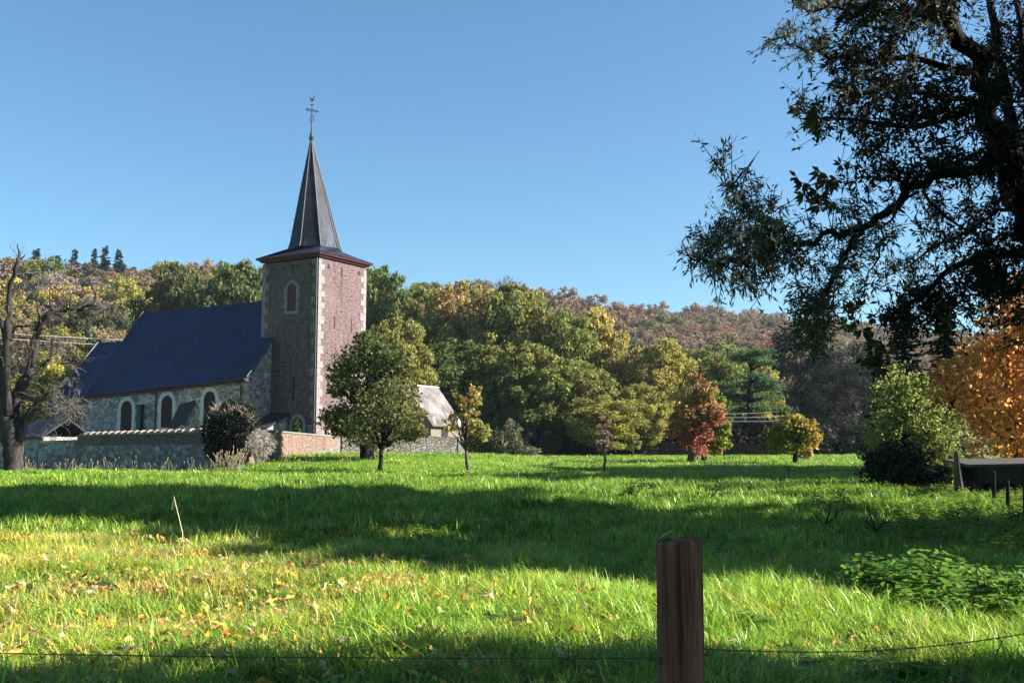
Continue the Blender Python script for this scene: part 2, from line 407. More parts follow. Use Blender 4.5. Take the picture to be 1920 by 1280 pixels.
    for k in (2, 3, 4, 5, 6):
        for q in range(7):
            t_ = .12 + q * .12; z = 17.6 + t_ * 8; R = 2.0 * (1 - t_) + .05
            p = octa(R, z, lx * t_, ly * t_)[k]; d = Vector((p[0] - ax, p[1] - ay, 0)).normalized()
            p = Vector(p); MB().tube([p, p + d * .14, p + d * .16 + Vector((0, 0, .10))], [.016, .014, .01], 4).build("roof_hook", M['iron'], ch)
    # finial cross with weathercock
    fi = MB(); L = lambda dx, z: (ax + dx * .51, ay + dx * .86, z)     # the cross faces the camera side
    L = lambda dx, z: (ax + dx * math.cos(-ROT), ay + dx * math.sin(-ROT), z)
    nn = 10
    fi.loft([[(ax + r * math.cos(2 * math.pi * k / nn), ay + r * math.sin(2 * math.pi * k / nn), z) for k in range(nn)] for r, z in
             [(.09, 26.0), (.17, 26.15), (.20, 26.3), (.13, 26.45), (.12, 26.62), (.07, 26.75), (.055, 27.4), (.035, 27.9), (.025, 29.2)]])
    fo = fi.build("finial", M['iron'], ch)
    cr = MB()
    cr.tube([L(-.44, 28.62), L(.44, 28.44)], [.028, .028], 6)
    for sx_, z0 in ((-1, 28.62), (1, 28.44)):
        cr.tube([L(.34 * sx_, z0 - .18), L(.34 * sx_, z0 + .18)], [.03, .03], 6)
        cr.tube([L(.44 * sx_, z0), L(.56 * sx_, z0)], [.05, .015], 6)
    for z0 in (28.98, 28.12): cr.tube([L(-.17, z0), L(.17, z0 - .02)], [.03, .03], 6)
    for z0, r in ((28.52, .16), (27.78, .17)):
        cr.tube([L(r * math.cos(q * .45), z0 + r * math.sin(q * .45)) for q in range(15)], [.02] * 15, 5)
    for sx_ in (-1, 1):
        cr.tube([L(0, 27.6), L(.12 * sx_, 27.62), L(.16 * sx_, 27.72), L(.1 * sx_, 27.8)], [.015] * 4, 4)
    cr.build("cross", M['iron'], fo)
    ck = MB()
    body = [(-.16, 29.50), (-.20, 29.62), (-.13, 29.60), (-.06, 29.46), (.03, 29.44), (.09, 29.52), (.10, 29.64), (.16, 29.68), (.20, 29.62), (.15, 29.54), (.12, 29.38), (.04, 29.30), (-.06, 29.30), (-.12, 29.38)]
    d = Vector((math.sin(ROT), math.cos(ROT), 0)) * .02
    ck.loft([[Vector(L(a, z)) - d for a, z in body], [Vector(L(a, z)) + d for a, z in body]])
    ck.tube([L(0, 29.1), L(0, 29.34)], [.02, .02], 5)
    ck.build("weathercock", M['iron'], fo)
    # rain pipe on the tower corner
    MB().tube([(-.10, -.13, 1.0), (-.10, -.13, 15.9)], [.075, .075], 8).build("rain_pipe", M['pipe'], ch)
    # --- nave
    gx, ex, yw, yc, yn = -4.55, -22.2, -2.61, 2.82, 8.25
    zr, zeW, zeE = 13.55, 6.85, 6.05
    mb = MB()
    # south wall, gables, north wall as one shell
    vs = [(gx, yw, .0), (ex, yw, .0), (ex, yw, zeE), (gx, yw, zeW), (gx, yn, .0), (ex, yn, .0), (ex, yn, zeE), (gx, yn, zeW), (gx, yc, zr - .20), (ex, yc, zr - .20)]
    mb.add(vs, [(0, 3, 2, 1), (4, 5, 6, 7), (0, 4, 7, 8, 3), (1, 2, 9, 6, 5)])
    mb.build("nave_wall", M['rubble'], ch)
    def roof(name, x0, x1, ze0, ze1, ys, ycen, yn_, zrid, th=.16, flare=.35, over=.28):
        mb = MB()
        def prof(x, ze):
            sl = (zrid - ze) / (ycen - ys)
            up = [(x, ys - over, ze - over * sl * .45 + .05), (x, ys + .9, ze + .9 * sl + .10), (x, ycen, zrid + .06), (x, yn_ - .9, ze + .9 * sl + .10), (x, yn_ + over, ze - over * sl * .45 + .05)]
            dn = [(p[0], p[1], p[2] - th) for p in reversed(up)]
            return up + dn
        n = 12; rings = []
        for k in range(n + 1):
            f = k / n; r = prof(x0 + (x1 - x0) * f, ze0 + (ze1 - ze0) * f)
            sag = -.07 * math.sin(math.pi * f) + random.uniform(-.012, .012)
            rings.append([(a, b, c + sag) for a, b, c in r])
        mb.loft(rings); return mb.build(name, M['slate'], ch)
    roof("nave_roof", gx + .22, ex - .15, zeW, zeE, yw, yc, yn, zr)
    lv = mottled("lead verge", (.03, .035, .05), (.06, .065, .08), 3, .6, 0)
    MB().tube([(gx + .30, yw - .3, zeW + .10), (gx + .30, yw + .9, zeW + 1.30), (gx + .30, -.05, 10.15)], [.05, .05, .05], 5).build("verge_flashing", lv, ch)
    MB().tube([(ex - .2, yc, zr + .1), (ex - .2, yw + .9, zeE + 1.30), (ex - .2, yw - .3, zeE + .0)], [.06] * 3, 5).build("verge_flashing", lv, ch)
    ea = MB()
    ea.loft([[(gx + .25, yw - .30, zeW - .24), (gx + .25, yw - .003, zeW - .24), (gx + .25, yw - .003, zeW - .06), (gx + .25, yw - .30, zeW - .06)],
             [(ex, yw - .30, zeE - .24), (ex, yw - .003, zeE - .24), (ex, yw - .003, zeE - .06), (ex, yw - .30, zeE - .06)]])
    ea.build("eaves_board", M['red_wood'], ch)
    MB().tube([(gx + .25, yw - .38, zeW - .08), (ex, yw - .38, zeE - .08)], [.085, .085], 8).build("gutter", mottled("painted gutter", (.03, .008, .009), (.045, .012, .013), 3, .5, 0), ch)
    for x, z in ((-14.05, 6.3), (-4.95, 6.7)):
        MB().tube([(x, yw - .34, z - .1), (x, yw - .12, z - .45), (x, yw - .12, .6)], [.07] * 3, 7).build("downpipe", M['pipe'], ch)
    # choir
    ys2, yn2, cx1, zrc = -1.53, 7.17, -28.0, 11.15
    zc0, zc1 = 5.95, 5.75
    mb = MB(); vs = [(ex, ys2, 0), (cx1, ys2, 0), (cx1, ys2, zc1), (ex, ys2, zc0), (ex, yn2, 0), (cx1, yn2, 0), (cx1, yn2, zc1), (ex, yn2, zc0), (ex, yc, zrc - .1), (cx1, yc, zrc - .1)]
    mb.add(vs, [(0, 3, 2, 1), (4, 5, 6, 7), (1, 2, 9, 6, 5)]); mb.build("choir_wall", M['rubble'], ch)
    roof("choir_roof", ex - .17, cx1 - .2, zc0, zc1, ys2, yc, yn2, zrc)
    MB().tube([(cx1 - .22, yc, zrc + .1), (cx1 - .22, ys2 + .9, zc1 + 1.28), (cx1 - .22, ys2 - .3, zc1)], [.06] * 3, 5).build("verge_flashing", mottled("pale verge", (.09, .10, .13), (.15, .155, .18), 3, .6, 0), ch)
    MB().box((cx1, ys2 - .26, zc1 - .16), (ex - .2, ys2 - .003, zc1 + .05)).build("eaves_board", M['red_wood'], ch)
    # nave windows
    def win(u0, u1, z0, z1, y, fr=.34, m='white_stone', sill=True):
        mb = MB(); ring(mb, arch(u0 - fr, u1 + fr, z0 - .05, z1 + fr), arch(u0, u1, z0, z1), y, .07)
        for z in (z0 + .55, z0 + 1.5):
            if z < z1 - .6 and fr > .3:
                mb.box((u0 - fr - .14, y - .05, z - .22), (u0 - fr, y + .02, z + .2)); mb.box((u1 + fr, y - .05, z - .22), (u1 + fr + .14, y + .02, z + .2))
        if sill: mb.box((u0 - fr - .08, y - .14, z0 - .26), (u1 + fr + .08, y + .02, z0 - .06))
        wo = mb.build("window", M[m], ch)
        p = MB(); face_poly(p, arch(u0, u1, z0, z1), y, .015); p.build("pane", M['lead_glass'], wo)
        g = MB(); c = (u0 + u1) / 2; g.box((c - .02, y - .035, z0), (c + .02, y - .016, z1)); k = z0 + .4
        while k < z1 - .4: g.box((u0, y - .033, k), (u1, y - .017, k + .03)); k += .45
        g.build("glazing_bar", M['iron'], wo)
    win(-18.14, -16.82, 3.10, 5.50, yw); win(-13.49, -12.23, 3.30, 5.80, yw); win(-8.85, -7.61, 3.48, 6.00, yw)
    win(-25.6, -24.4, 3.85, 5.25, ys2, .2, 'quoin', False)
    # sloping buttress roof and stove pipe on the nave wall
    bt = MB(); x0, x1 = -11.4, -9.9
    bt.loft([[(x0, yw - .9, .3), (x1, yw - .9, .3), (x1, yw - .9, 3.6), (x0, yw - .9, 3.2)], [(x0, yw - .003, .3), (x1, yw - .003, .3), (x1, yw - .003, 5.2), (x0, yw - .003, 4.9)]])
    bo = bt.build("buttress", M['rubble'], ch)
    MB().loft([[(x0 - .1, yw - 1.02, 3.12), (x1 + .1, yw - 1.02, 3.52), (x1 + .1, yw - 1.02, 3.66), (x0 - .1, yw - 1.02, 3.26)], [(x0 - .1, yw - .006, 4.94), (x1 + .1, yw - .006, 5.24), (x1 + .1, yw - .006, 5.38), (x0 - .1, yw - .006, 5.08)]]).build("buttress_roof", mottled("mossy old slate", (.018, .019, .022), (.045, .045, .045), 2.5, .9, .01), bo)
    MB().box((-15.85, yw - .42, 1.2), (-15.40, yw - .10, 5.05)).box((-15.9, yw - .46, 5.05), (-15.35, yw - .06, 5.15)).build("flue", M['iron'], ch)
    # lean-to in the corner of nave and tower, round arch of the tower door
    lt = MB(); lt.loft([[(-4.5, -2.3, .4), (-2.7, -2.3, .4), (-2.7, -2.3, 3.1), (-4.5, -2.3, 3.1)], [(-4.5, -.01, .4), (-2.7, -.01, .4), (-2.7, -.01, 4.2), (-4.5, -.01, 4.2)]])
    lo = lt.build("lean_to", M['rubble'], ch)
    MB().loft([[(-4.52, -2.5, 3.03), (-2.55, -2.5, 3.03), (-2.55, -2.5, 3.17), (-4.52, -2.5, 3.17)], [(-4.52, -.02, 4.22), (-2.55, -.02, 4.22), (-2.55, -.02, 4.38), (-4.52, -.02, 4.38)]]).build("lean_to_roof", mottled("dark lean-to slate", (.014, .015, .02), (.03, .03, .036), 2.5, .9, .01), lo)
    dm = MB(); ring(dm, arch(-2.40, -.82, 1.0, 4.25), arch(-2.12, -1.10, 1.0, 3.95), -.10, .14); do = dm.build("doorway", M['quoin'], ch)
    dp = MB(); face_poly(dp, arch(-2.12, -1.10, 1.0, 3.95), -.10, .02); dp.build("door", M['dark_void'], do)
    return ch
build_church()

# ---------------------------------------------------------------- churchyard walls, cottage and small buildings
def wall_run(mb, pts, th, cap=None):
    """pts: list of (x, y, ztop, zbottom)"""
    for (x0, y0, t0, b0), (x1, y1, t1, b1) in zip(pts[:-1], pts[1:]):
        d = Vector((x1 - x0, y1 - y0, 0)).normalized(); n = Vector((-d.y, d.x, 0)) * th / 2
        r0 = [(x0 - n.x, y0 - n.y, b0), (x0 + n.x, y0 + n.y, b0), (x0 + n.x, y0 + n.y, t0), (x0 - n.x, y0 - n.y, t0)]
        r1 = [(x1 - n.x, y1 - n.y, b1), (x1 + n.x, y1 + n.y, b1), (x1 + n.x, y1 + n.y, t1), (x1 - n.x, y1 - n.y, t1)]
        mb.loft([r0, r1])
    return mb
def local_wall(name, label, a, b):
    """empty at a, local x along the wall"""
    d = np.array(b) - np.array(a); rz = math.atan2(d[1], d[0]); L = math.hypot(d[0], d[1])
    return empty(name, (a[0], a[1], 0), label, "wall", None, rz), L, d[2]
def build_walls():
    a, b = P(452, 806, 61), P(150, 815, 71.5)
    o, L, dz = local_wall("churchyard_wall", "long stone churchyard wall in shade with a brick top and ridge tile coping below the nave", a, b)
    zt = a[2]
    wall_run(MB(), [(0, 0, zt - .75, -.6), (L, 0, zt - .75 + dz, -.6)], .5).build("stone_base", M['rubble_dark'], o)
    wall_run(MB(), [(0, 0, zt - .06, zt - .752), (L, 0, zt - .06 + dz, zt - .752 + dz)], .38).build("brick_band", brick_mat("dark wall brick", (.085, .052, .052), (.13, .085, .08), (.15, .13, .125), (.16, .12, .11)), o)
    wall_run(MB(), [(0, 0, zt - .02, zt - .10), (L, 0, zt - .02 + dz, zt - .10 + dz)], .56).build("coping", M['coping'], o)
    t = MB(); n = int(L / .72); rr = random.Random(2)
    for k in range(n):
        x = .2 + k * .72; z = zt + dz * x / L
        t.loft([[(x + .02, .29 * math.cos(q * math.pi / 5), z - .02 + .22 * math.sin(q * math.pi / 5) + rr.uniform(-.015, .015)) for q in range(6)], [(x + .60, .24 * math.cos(q * math.pi / 5), z - .02 + .13 * math.sin(q * math.pi / 5)) for q in range(6)]])
    t.build("ridge_tile", mottled("old red ridge tile", (.12, .085, .075), (.30, .25, .22), 1.3, .8, 0), o)
    iv = leaf_cloud([(x, -.30, z) for x, z in ((6.5, .9), (12.5, .75), (3.0, .6), (15.5, .5), (9.3, 1.0), (13.6, .4), (19.5, .5))], [(.55, .2, .4)] * 7, 150, .16, .07, 1)
    c = put("ivy", np_mesh("ivy", iv, 4, M['leaf']), o); c["tint"] = [.02, .035, .014]; c["tint2"] = [.03, .04, .015]
    # older whitewashed end of the wall
    a2, b2 = P(150, 824, 71.6), P(-260, 838, 84)
    o, L, dz = local_wall("churchyard_wall", "low whitewash-stained stone wall behind the dead tree", a2, b2)
    wall_run(MB(), [(0.01, 0, a2[2], -.6), (L, 0, a2[2] + dz, -.6)], .5).build("stone_wall", M['rubble_dark'], o)
    pw = MB(); rr = random.Random(6)
    for k in range(34):
        x = .6 + k * .40 + rr.uniform(-.15, .15); z = a2[2] - rr.choice([.04, .04, .3, .7]) + dz * x / L; h = rr.uniform(.2, .75); wd = rr.uniform(.25, .6)
        pts = [(x, z - .05 * rr.random()), (x + wd * .5, z + .03), (x + wd, z - .06 * rr.random()), (x + wd * rr.uniform(.85, 1.02), z - h * .6), (x + wd * rr.uniform(.55, .8), z - h), (x + wd * .2, z - h * rr.uniform(.75, 1)), (x + .05 * rr.random(), z - h * .5)]
        pw.loft([[(u, .24, v) for u, v in pts], [(u, .262 + .01 * rr.random(), v) for u, v in pts]])
    pw.build("whitewash", mottled("flaking whitewash", (.16, .17, .18), (.34, .35, .36), 3.5, .9, .01), o)
    MB().box((-.1, -.3, a2[2] - .02), (0, .3, a2[2] + .01))
    # sunlit brick wall
    a, b = P(462, 802, 60.8), P(628, 817.5, 78)
    o, L, dz = local_wall("churchyard_wall", "sunlit low brick wall with thin pale coping at the foot of the tower", a, b)
    wall_run(MB(), [(0, 0, a[2] - .09, -.3), (L, 0, a[2] + dz - .09, .3)], .42).build("brick_wall", M['wall_brick'], o)
    wall_run(MB(), [(0, 0, .75, -.35), (L, 0, 1.75, .25)], .5).build("stone_foot", M['rubble_light'], o)
    wall_run(MB(), [(-.02, 0, a[2], a[2] - .088), (L + .05, 0, a[2] + dz, a[2] + dz - .088)], .54).build("coping", M['coping'], o)
    # wall by the cottage
    a, b = P(640, 812, 79.5), P(868, 822, 83.5)
    o, L, dz = local_wall("stone_wall", "pale dry stone wall in front of the small cottage, ending in a white pier", a, b)
    wall_run(MB(), [(0, 0, a[2], .2), (L - .5, 0, a[2] + dz, .2)], .5).build("stonework", M['rubble_light'], o)
    cp = MB(); x = .05; rr = random.Random(9)
    while x < L - .6:
        wd = rr.uniform(.25, .5); z = a[2] + dz * x / L; cp.box((x, -.27, z - .03), (x + wd - .02, .27, z + rr.uniform(.04, .13))); x += wd
    cp.build("coping", M['rubble_light'], o)
    MB().box((L - .5, -.3, .2), (L + .1, .3, a[2] + dz + .16)).build("pier", M['coping'], o)

def leaf_quads(C, D, Nn, L, W):
    """rhombic leaves at C pointing along D with surface normal Nn"""
    Sd = np.cross(D, Nn); Sd /= np.linalg.norm(Sd, axis=1, keepdims=True) + 1e-9
    L = np.asarray(L).reshape(-1, 1); W = np.asarray(W).reshape(-1, 1)
    a = C - D * L * .5; b = C + Sd * W - D * L * .05; c = C + D * L * .5; d = C - Sd * W - D * L * .05
    return np.stack([a, b, c, d], 1).reshape(-1, 3)
def unit(v): return v / (np.linalg.norm(v, axis=-1, keepdims=True) + 1e-9)
def leaf_cloud(centers, radii, n, L, W, seed, out=.6, shell=.55, droop=.15):
    r = np.random.default_rng(seed); allv = []
    centers = np.array(centers, float); radii = np.array(radii, float)
    if radii.ndim == 1: radii = np.repeat(radii[:, None], 3, 1)
    vol = radii.prod(1) ** (2 / 3); vol = vol / vol.mean()
    for c, R, k in zip(centers, radii, vol):
        m = max(6, int(n * k)); u = unit(r.normal(size=(m, 3)))
        rad = shell + (1.08 - shell) * r.random((m, 1)) ** .7
        p = c + u * rad * R * (1 + .2 * r.normal(size=(m, 1)))
        nn = unit(u * out + r.normal(size=(m, 3)) * .6)
        t = r.normal(size=(m, 3)); t[:, 2] -= droop * 3; t = unit(t - nn * (t * nn).sum(1, keepdims=True))
        s = r.uniform(.7, 1.35, m); allv.append(leaf_quads(p, t, nn, L * s, W * s))
    return np.concatenate(allv)

def build_cottage():
    h = P(808, 790, 90)
    o = empty("cottage", (h[0], h[1], .8), "small old cottage with a sunlit grey roof behind the stone wall right of the tower", "cottage", None, ROT)
    D, Lh, b = -5.06, 4.6, .8
    MB().add([(0, 0, -.6), (D, 0, -.6), (D, Lh, -.6), (0, Lh, -.6), (0, 0, 3.85 - b), (D, 0, 3.85 - b), (D, Lh, 3.85 - b), (0, Lh, 3.85 - b), (D / 2, 0, 7.0 - b), (D / 2, Lh, 7.0 - b)],
             [(0, 1, 5, 8, 4), (2, 3, 7, 9, 6), (0, 4, 7, 3), (1, 2, 6, 5), (4, 8, 9, 7), (5, 6, 9, 8)]).build("wall", M['plaster'], o)
    r = MB(); e = .25; sl = 3.15 / 2.53
    prof = lambda y: [(e, y, 3.85 - b - e * sl + .12), (D / 2, y, 7.09 - b + .02), (D - e, y, 3.85 - b - e * sl + .12), (D - e, y, 3.85 - b - e * sl), (D / 2, y, 6.98 - b - .08), (e, y, 3.85 - b - e * sl)]
    r.loft([prof(-.15), prof(Lh + .15)]); ro = r.build("roof", M['grey_slate'], o)
    MB().tube([(D / 2, -.16, 7.12 - b), (D / 2, Lh + .16, 7.12 - b)], [.09, .09], 6).build("ridge", M['terracotta'], ro)
    MB().tube([(e + .06, -.2, 3.85 - b - e * sl + .03), (e + .06, Lh + .2, 3.85 - b - e * sl + .03)], [.06, .06], 6).build("gutter", M['pipe'], ro)
    w_ = MB().box((-1.55, -.05, 1.75), (-.75, .02, 2.75)).build("window", M['dark_void'], o)
    MB().box((-1.65, -.09, 1.63), (-.65, .02, 1.74)).build("sill", M['white_stone'], w_)
    MB().box((-1.62, -.06, 2.76), (-.68, .02, 2.86)).build("lintel", M['white_stone'], w_)
    MB().box((-.02, 1.6, 1.5), (.05, 2.5, 2.6)).build("window", M['dark_void'], o)
    # shed roof behind the wall, far left
    p = P(82, 812, 77); q = empty("outbuilding", (p[0], p[1], .4), "low slate-roofed outbuilding behind the wall beside the dead tree", "outbuilding", None, ROT)
    MB().box((-1.6, -1.2, -.4), (1.6, 2.6, 2.1)).build("wall", M['rubble_dark'], q)
    MB().loft([[(-1.8, -1.5, 1.95), (1.8, -1.5, 1.95), (1.8, -1.5, 2.08), (-1.8, -1.5, 2.08)], [(-1.8, .7, 3.3), (1.8, .7, 3.3), (1.8, .7, 3.43), (-1.8, .7, 3.43)], [(-1.8, 2.9, 1.95), (1.8, 2.9, 1.95), (1.8, 2.9, 2.08), (-1.8, 2.9, 2.08)]]).build("roof", M['spire_slate'], q)
    # houses glimpsed below the oaks
    def far_house(px, py, d, wd, dp, hz, label, wall, roofm, rz):
        g = ground(px, d); o = empty("house", g, label, "house", None, rz)
        MB().box((-wd / 2, -dp / 2, -.5), (wd / 2, dp / 2, hz)).build("wall", wall, o)
        MB().add([(-wd / 2 - .3, -dp / 2 - .3, hz + .01), (wd / 2 + .3, -dp / 2 - .3, hz + .01), (wd / 2 + .3, dp / 2 + .3, hz + .01), (-wd / 2 - .3, dp / 2 + .3, hz + .01), (-wd / 2 - .3, 0, hz + 2.6), (wd / 2 + .3, 0, hz + 2.6)],
                 [(0, 3, 2, 1), (0, 1, 5, 4), (2, 3, 4, 5), (0, 4, 3), (1, 2, 5)]).build("roof", roofm, o)
        for k in (-1, 1):
            w_ = MB().box((k * wd * .25 - .5, -dp / 2 - .03, .9), (k * wd * .25 + .5, -dp / 2 + .02, 2.1)).build("window", M['dark_void'], o)
            MB().box((k * wd * .25 - .6, -dp / 2 - .08, .78), (k * wd * .25 + .6, -dp / 2 + .02, .89)).build("sill", M['white_stone'], w_)
        MB().box((-.5, -dp / 2 - .03, 0), (.5, -dp / 2 + .02, 2.1)).build("door", M['red_wood'], o)
    far_house(1052, 800, 150, 8, 6, 3.0, "white-walled house glimpsed between oak trunks left of the sapling", M['white_stone'], M['grey_slate'], .3)
    far_house(1405, 815, 158, 9, 6, 3.6, "cream house glimpsed under the cedar beside the cables", M['plaster'], M['grey_slate'], -.2)
build_walls(); build_cottage()

# ---------------------------------------------------------------- trees
def set_tint(o, c1, c2=None):
    o["tint"] = [float(v) for v in c1]; o["tint2"] = [float(v) for v in (c2 or c1)]
GREEN = (.150, .185, .045); DGREEN = (.088, .120, .034); OLIVE = (.235, .220, .060); YGREEN = (.31, .285, .065); YELLOW = (.40, .32, .085)
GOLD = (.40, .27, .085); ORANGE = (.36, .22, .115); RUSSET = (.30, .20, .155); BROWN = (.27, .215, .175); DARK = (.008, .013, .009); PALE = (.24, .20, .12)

def limb(mb, p0, p1, r0, r1, rnd, bend=.15, n=5, sides=6, lift=.0):
    p0, p1 = Vector(p0), Vector(p1); L = (p1 - p0).length; pts = []; rs = []
    o = Vector((rnd.uniform(-1, 1), rnd.uniform(-1, 1), rnd.uniform(-.4, .8))) * L * bend
    for k in range(n + 1):
        t = k / n; q = p0.lerp(p1, t) + o * math.sin(math.pi * t) + Vector((0, 0, lift * L * math.sin(math.pi * t)))
        if 0 < k < n: q += Vector((rnd.uniform(-1, 1), rnd.uniform(-1, 1), rnd.uniform(-1, 1))) * L * .02
        pts.append(q); rs.append(r0 + (r1 - r0) * t)
    mb.tube(pts, rs, sides); return pts
def proto_broad(name, seed, R, H, base, nl, n, L, W, mat, lobe=.27, trunk_r=.45, squash=.95, out=.7, limbs=9, tim=None):
    r = random.Random(seed); zc = H * (base + 1) / 2; rz = H * (1 - base) / 2
    cs = []; tries = 0
    while len(cs) < nl and tries < 6000:
        tries += 1
        u = Vector((r.gauss(0, 1), r.gauss(0, 1), r.gauss(.12, 1))).normalized(); k = r.choice([1.0, .92, .84, .74, .5, .3])
        taper = 1 - .22 * max(0, -u.z) if squash < 1 else 1
        c = Vector((u.x * R * k * taper, u.y * R * k * taper, zc + u.z * rz * k)) * 1.0
        if all((c - q).length > R * lobe * .75 for q, _ in cs): cs.append((c, R * lobe * r.choice([.55, .7, .9, 1.1, 1.4])))
    rad = [(q * 1.1, q * 1.1, q * .8) for _, q in cs]
    V = leaf_cloud([c for c, _ in cs], rad, n, L, W, seed, out, .45)
    crown = np_mesh(name + "_crown", V, 4, mat)
    mb = MB(); top = Vector((r.uniform(-.3, .3), r.uniform(-.3, .3), zc))
    mb.tube([(0, 0, -.5), (0, 0, .2), (.05, 0, H * base * .6), top], [trunk_r * 1.45, trunk_r * 1.15, trunk_r * .9, trunk_r * .35], 9)
    lo = sorted(cs, key=lambda c: c[0].z)
    for c, q in r.sample(cs, min(limbs, len(cs))):
        f = r.uniform(.25, .8); s = Vector((0, 0, H * base * .6)).lerp(top, f)
        limb(mb, s, c, trunk_r * .42, .05, r, .12, 5, 5, .05)
    return crown, mb.mesh(name + "_trunk", tim or M['bark_dark'], True), R, H
def proto_conifer(name, seed, R, H, mat, base=.05, L=.5, W=.09, wh=20, per=9, dens=14, droop=.25):
    r = np.random.default_rng(seed); C = []; D = []
    for k in range(wh):
        f = k / wh; z = H * (base + (1 - base) * f); Rr = R * (1 - f) ** .85 * r.uniform(.75, 1.15) + .08
        for j in range(per):
            a = r.uniform(0, 6.283); z = H * (base + (1 - base) * min(.985, f + r.normal(0, .018))); Lb = Rr * r.uniform(.7, 1.1)
            m = max(3, int(dens * Lb / R + 2)); t = (np.arange(m) + r.random(m)) / m
            x = np.stack([np.cos(a) * Lb * t, np.sin(a) * Lb * t, z - droop * Lb * t + .12 * Lb * t ** 2 * 2], 1)
            for q in (-1, 1, 0):
                b = a + q * .9; d = np.stack([np.cos(b) + r.normal(0, .25, m), np.sin(b) + r.normal(0, .25, m), r.normal(-.25, .25, m)], 1)
                C.append(x); D.append(unit(d))
    C = np.concatenate(C); D = np.concatenate(D); m = len(C)
    nn = r.normal(size=(m, 3)) * .9; nn[:, 2] += .8; nn = unit(nn - D * (nn * D).sum(1, keepdims=True))
    s = r.uniform(.7, 1.2, m)
    V = leaf_quads(C + D * L * .4, D, nn, L * s, W * s)
    return np_mesh(name + "_crown", V, 4, mat), MB().tube([(0, 0, -.4), (0, 0, H * .5), (0, 0, H * .98)], [R * .09, R * .06, .02], 6).mesh(name + "_trunk", M['bark_dark'], True), R, H
def proto_bare(name, seed, R, H, depth=5, mat=None):
    r = random.Random(seed); mb = MB()
    def rec(p, d, L, rad, k):
        q = p + d * L; m = p.lerp(q, .5) + Vector((r.gauss(0, 1), r.gauss(0, 1), r.gauss(0, 1))) * L * .07
        mb.tube([p, m, q], [max(rad, .045), max(rad * .85, .045), max(rad * .65, .04)], 5 if k > 3 else 3, False)
        if k == 0: return
        for _ in range(3 if k > 1 else 4):
            e = (d + Vector((r.gauss(0, .55), r.gauss(0, .55), r.gauss(.12, .35)))).normalized(); rec(q if r.random() < .6 else p.lerp(q, r.uniform(.55, 1)), e, L * r.uniform(.6, .85), rad * .6, k - 1)
    rec(Vector((0, 0, -.3)), Vector((0, 0, 1)), H * .30, R * .045, depth)
    return mb.mesh(name + "_branches", mat or M['bark'])
def tree(proto, name, label, cat, loc, sx, sz, t1, t2=None, group=None, rz=None):
    crown, trunk = proto[0], proto[1]
    o = empty(name, loc, label, cat, group, random.uniform(0, 6.28) if rz is None else rz); o.scale = (sx, sx, sz)
    put("trunk", trunk, o); c = put("crown", crown, o); set_tint(c, t1, t2); return o
def px_place(proto, px, top, d, wpx):
    g = ground(px, d); H = P(px, top, d)[2] - g[2]
    return g, wpx * d / F / (2 * proto[2]), H / proto[3]

OAK = [proto_broad("oak%d" % k, 20 + k, 6, 16, b, 190, 130, .40, .14, M['leaf'], .140, .5) for k, b in enumerate((.13, .10, .20, .12, .40))]
SLIM = [proto_broad("slim%d" % k, 40 + k, 3.2, 15, .22, 60, 110, .34, .10, M['leaf'], .28, .22) for k in range(2)]
HILL = [proto_broad("hill%d" % k, 60 + k, 5, 12, .1, 60, 110, .52, .16, M['far_leaf'], .20, .3, 1.0, .8, 4) for k in range(5)]
CON = [proto_conifer("fir%d" % k, 70 + k, 2.6, 12, M['far_leaf'], .05, .55, .10, 24, 7, 12, .18) for k in range(2)]
SPRUCE = [proto_conifer("spruce%d" % k, 80 + k, 3.2, 14, M['leaf'], .06, .45, .07, 34, 12, 20) for k in range(2)]
BARE = [proto_bare("bare%d" % k, 90 + k, 5, 12, 5) for k in range(2)]

